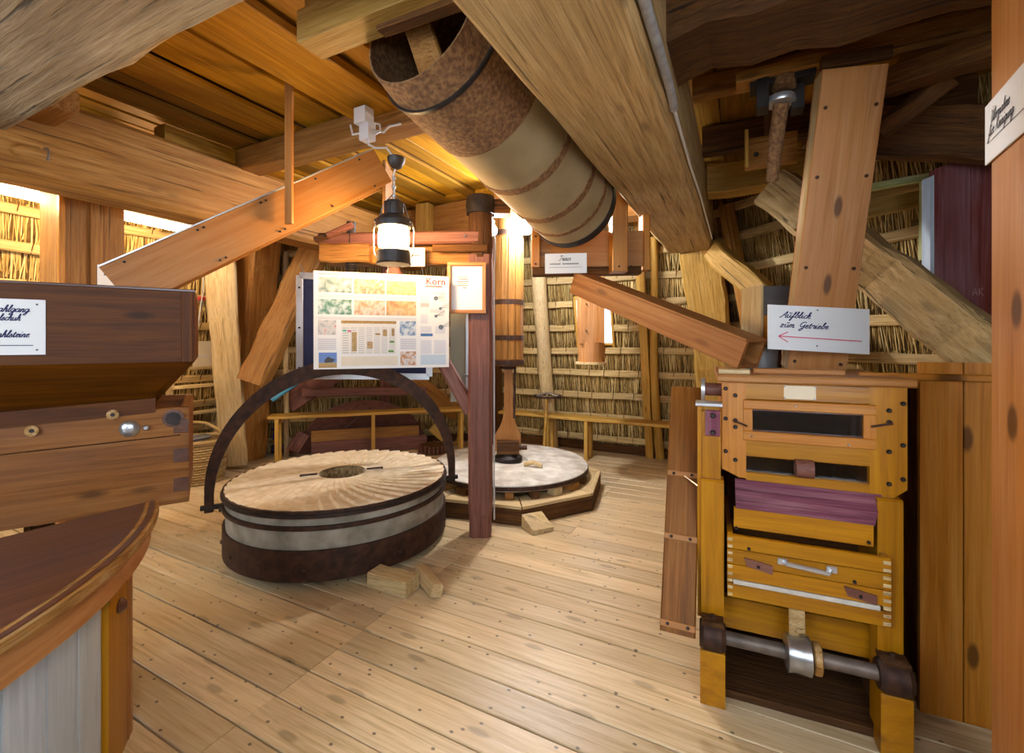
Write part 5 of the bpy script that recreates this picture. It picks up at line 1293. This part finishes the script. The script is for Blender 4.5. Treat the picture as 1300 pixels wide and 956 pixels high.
# stepladder at the left wall
sl = thing('stepladder', 'pale stepladder leaning at the left wall beside the basket', 'stepladder', V(-3.4, 4.76, 0))
SL0 = V(-3.52, 4.53, 0)
for dx in (0, .50):
    bar('rail', SL0 + AX * dx, SL0 + AX * dx + BX * .26 + UP * 1.05, .03, .06, W_PALE, sl, up=BX, ch=.004)
for z in (.36, .62, .90): bar('tread', SL0 + BX * (z * .25 + .03) + UP * z, SL0 + AX * .50 + BX * (z * .25 + .03) + UP * z, .10, .03, W_PALE, sl, ch=.004)
# wicker basket
WICK = islands('wicker', [(0.0, (.22, .13, .045)), (.5, (.36, .23, .09)), (1.0, (.48, .34, .15))])
bk_ = thing('wicker_basket', 'brown wicker basket full of cord on the floor by the stepladder', 'basket', V(-3.20, 4.72, 0))
bc = V(-3.06, 4.41, 0); rng = []
wk = MB(); NS = 28; NRW = 16
for i in range(NRW):
    z = .015 + i * .024; r_ = .20 + .03 * z / .4
    path = []
    for j in range(NS * 2):
        th = 2 * math.pi * j / (NS * 2)
        ro = r_ + (.006 if (j + i) % 2 else -.006)
        path.append((ro, th, z))
    P = [bc + V(1.15 * ro * math.cos(th), ro * math.sin(th), z) for ro, th, z in path]
    wk.tube(P + P[:1], .012, 5, caps=False)
wk.build('weave', WICK, bk_, smooth=60)['kind'] = 'stuff'
for j in range(NS):
    th = 2 * math.pi * j / NS
    MB().tube([bc + V(1.15 * .197 * math.cos(th), .197 * math.sin(th), 0.0), bc + V(1.15 * .232 * math.cos(th), .232 * math.sin(th), .42)], .007, 5).build('stake', WICK, bk_)
for zz, rr in ((.40, .232),):
    P = [bc + V(1.15 * rr * math.cos(2 * math.pi * j / 40), rr * math.sin(2 * math.pi * j / 40), zz) for j in range(41)]
    MB().tube(P, .02, 7, caps=False).build('rim', WICK, bk_, smooth=60)
MB().tube([bc + V(-.26, 0, .40), bc + V(-.22, 0, .50), bc + V(-.05, 0, .57), bc + V(.10, 0, .56), bc + V(.23, 0, .49), bc + V(.265, 0, .40)], .016, 8).build('handle', WICK, bk_, smooth=60)
MB().lathe([(.20, .30), (.15, .36), (.02, .38)], bc, UP, 20).build('cord_fill', plain('grey_cord', (.25, .24, .24), noise=.7, scale=40, bump=1), bk_, smooth=60)
MB().tube([bc + V(-.1, -.1, .40), bc + V(.05, -.12, .42), bc + V(.13, .0, .43), bc + V(.03, .1, .42), bc + V(-.1, .05, .41)], .02, 7).build('coiled_cord', GREYM, bk_, smooth=60)
# paper and red strip pinned to the thatch
q = wp(6, 1.02, 1.22, -.075)
ppr = card('wall_notice', 'yellowish paper notice pinned to the left thatch beside the leaning board', 'paper', wp(6, .84, 1.09, -.068), AX, wp(6, 0, 1) - wp(6, 0, 0), .20, .27, pins=False, mat=plain('yellowed_paper', (.74, .66, .50), noise=.1, scale=6))
rule(ppr, wp(6, .88, 1.20, -.0695), wp(6, .98, 1.20, -.0695), UP, .02, TXT, 'print_text')
bar('lath', wp(6, .82, 1.075, -.066), wp(6, 1.06, 1.075, -.066), .02, .03, W_BATT, ppr)
bar('red_strip', wp(6, .73, 1.775, -.066), wp(6, .985, 1.785, -.066), .02, .035, plain('red_plastic', (.6, .05, .06), rough=.4), None, label='short red strip on the left thatch beside the leaning board', cat='strip')
MB().tube([wp(6, .809, 2.115, -.07), wp(6, .83, 1.85, -.086), wp(6, .83, 1.65, -.08), wp(6, .835, 1.40, -.078)], .006, 6).build('wall_string', PLASTIC, None, smooth=50, label='thin cord hanging on the left thatch by the red strip', cat='cord')
# card on the crane jib behind the lantern
jc = card('sign_card', 'small white card behind the lantern on the crane jib', 'sign', at(512, 338, 3.08), (1, 0, 0), UP, .145, .125, pins=False)
write(jc, '~~~~~', at(522, 326, 3.076), (1, 0, 0), UP, .014, INKB, w=.0012); rule(jc, at(518, 331, 3.076), at(537, 331, 3.076), UP, .0015, INKB)
# loose vertical poles in the dark corner
MB().tube([wp(7, -.97, 2.33, -.10), bwl(-.995, .46, 1.165), bwl(-1.02, .235, 0)], .03, 8).build('leaning_pole', W_PALE, None, bwl(-1.0, .45, 1.2), UP, smooth=60, label='thin pale pole standing in the dark left corner', cat='pole')
bar('bracket_block', uv(-2.96, 3.80, 2.42), uv(-2.96, 3.80, 2.77), .16, .10, W_OAK, up=AX, label='upright oak block against the golden cross beam', cat='block')
scene.cycles.use_denoising = True
scene.cycles.max_bounces = 8
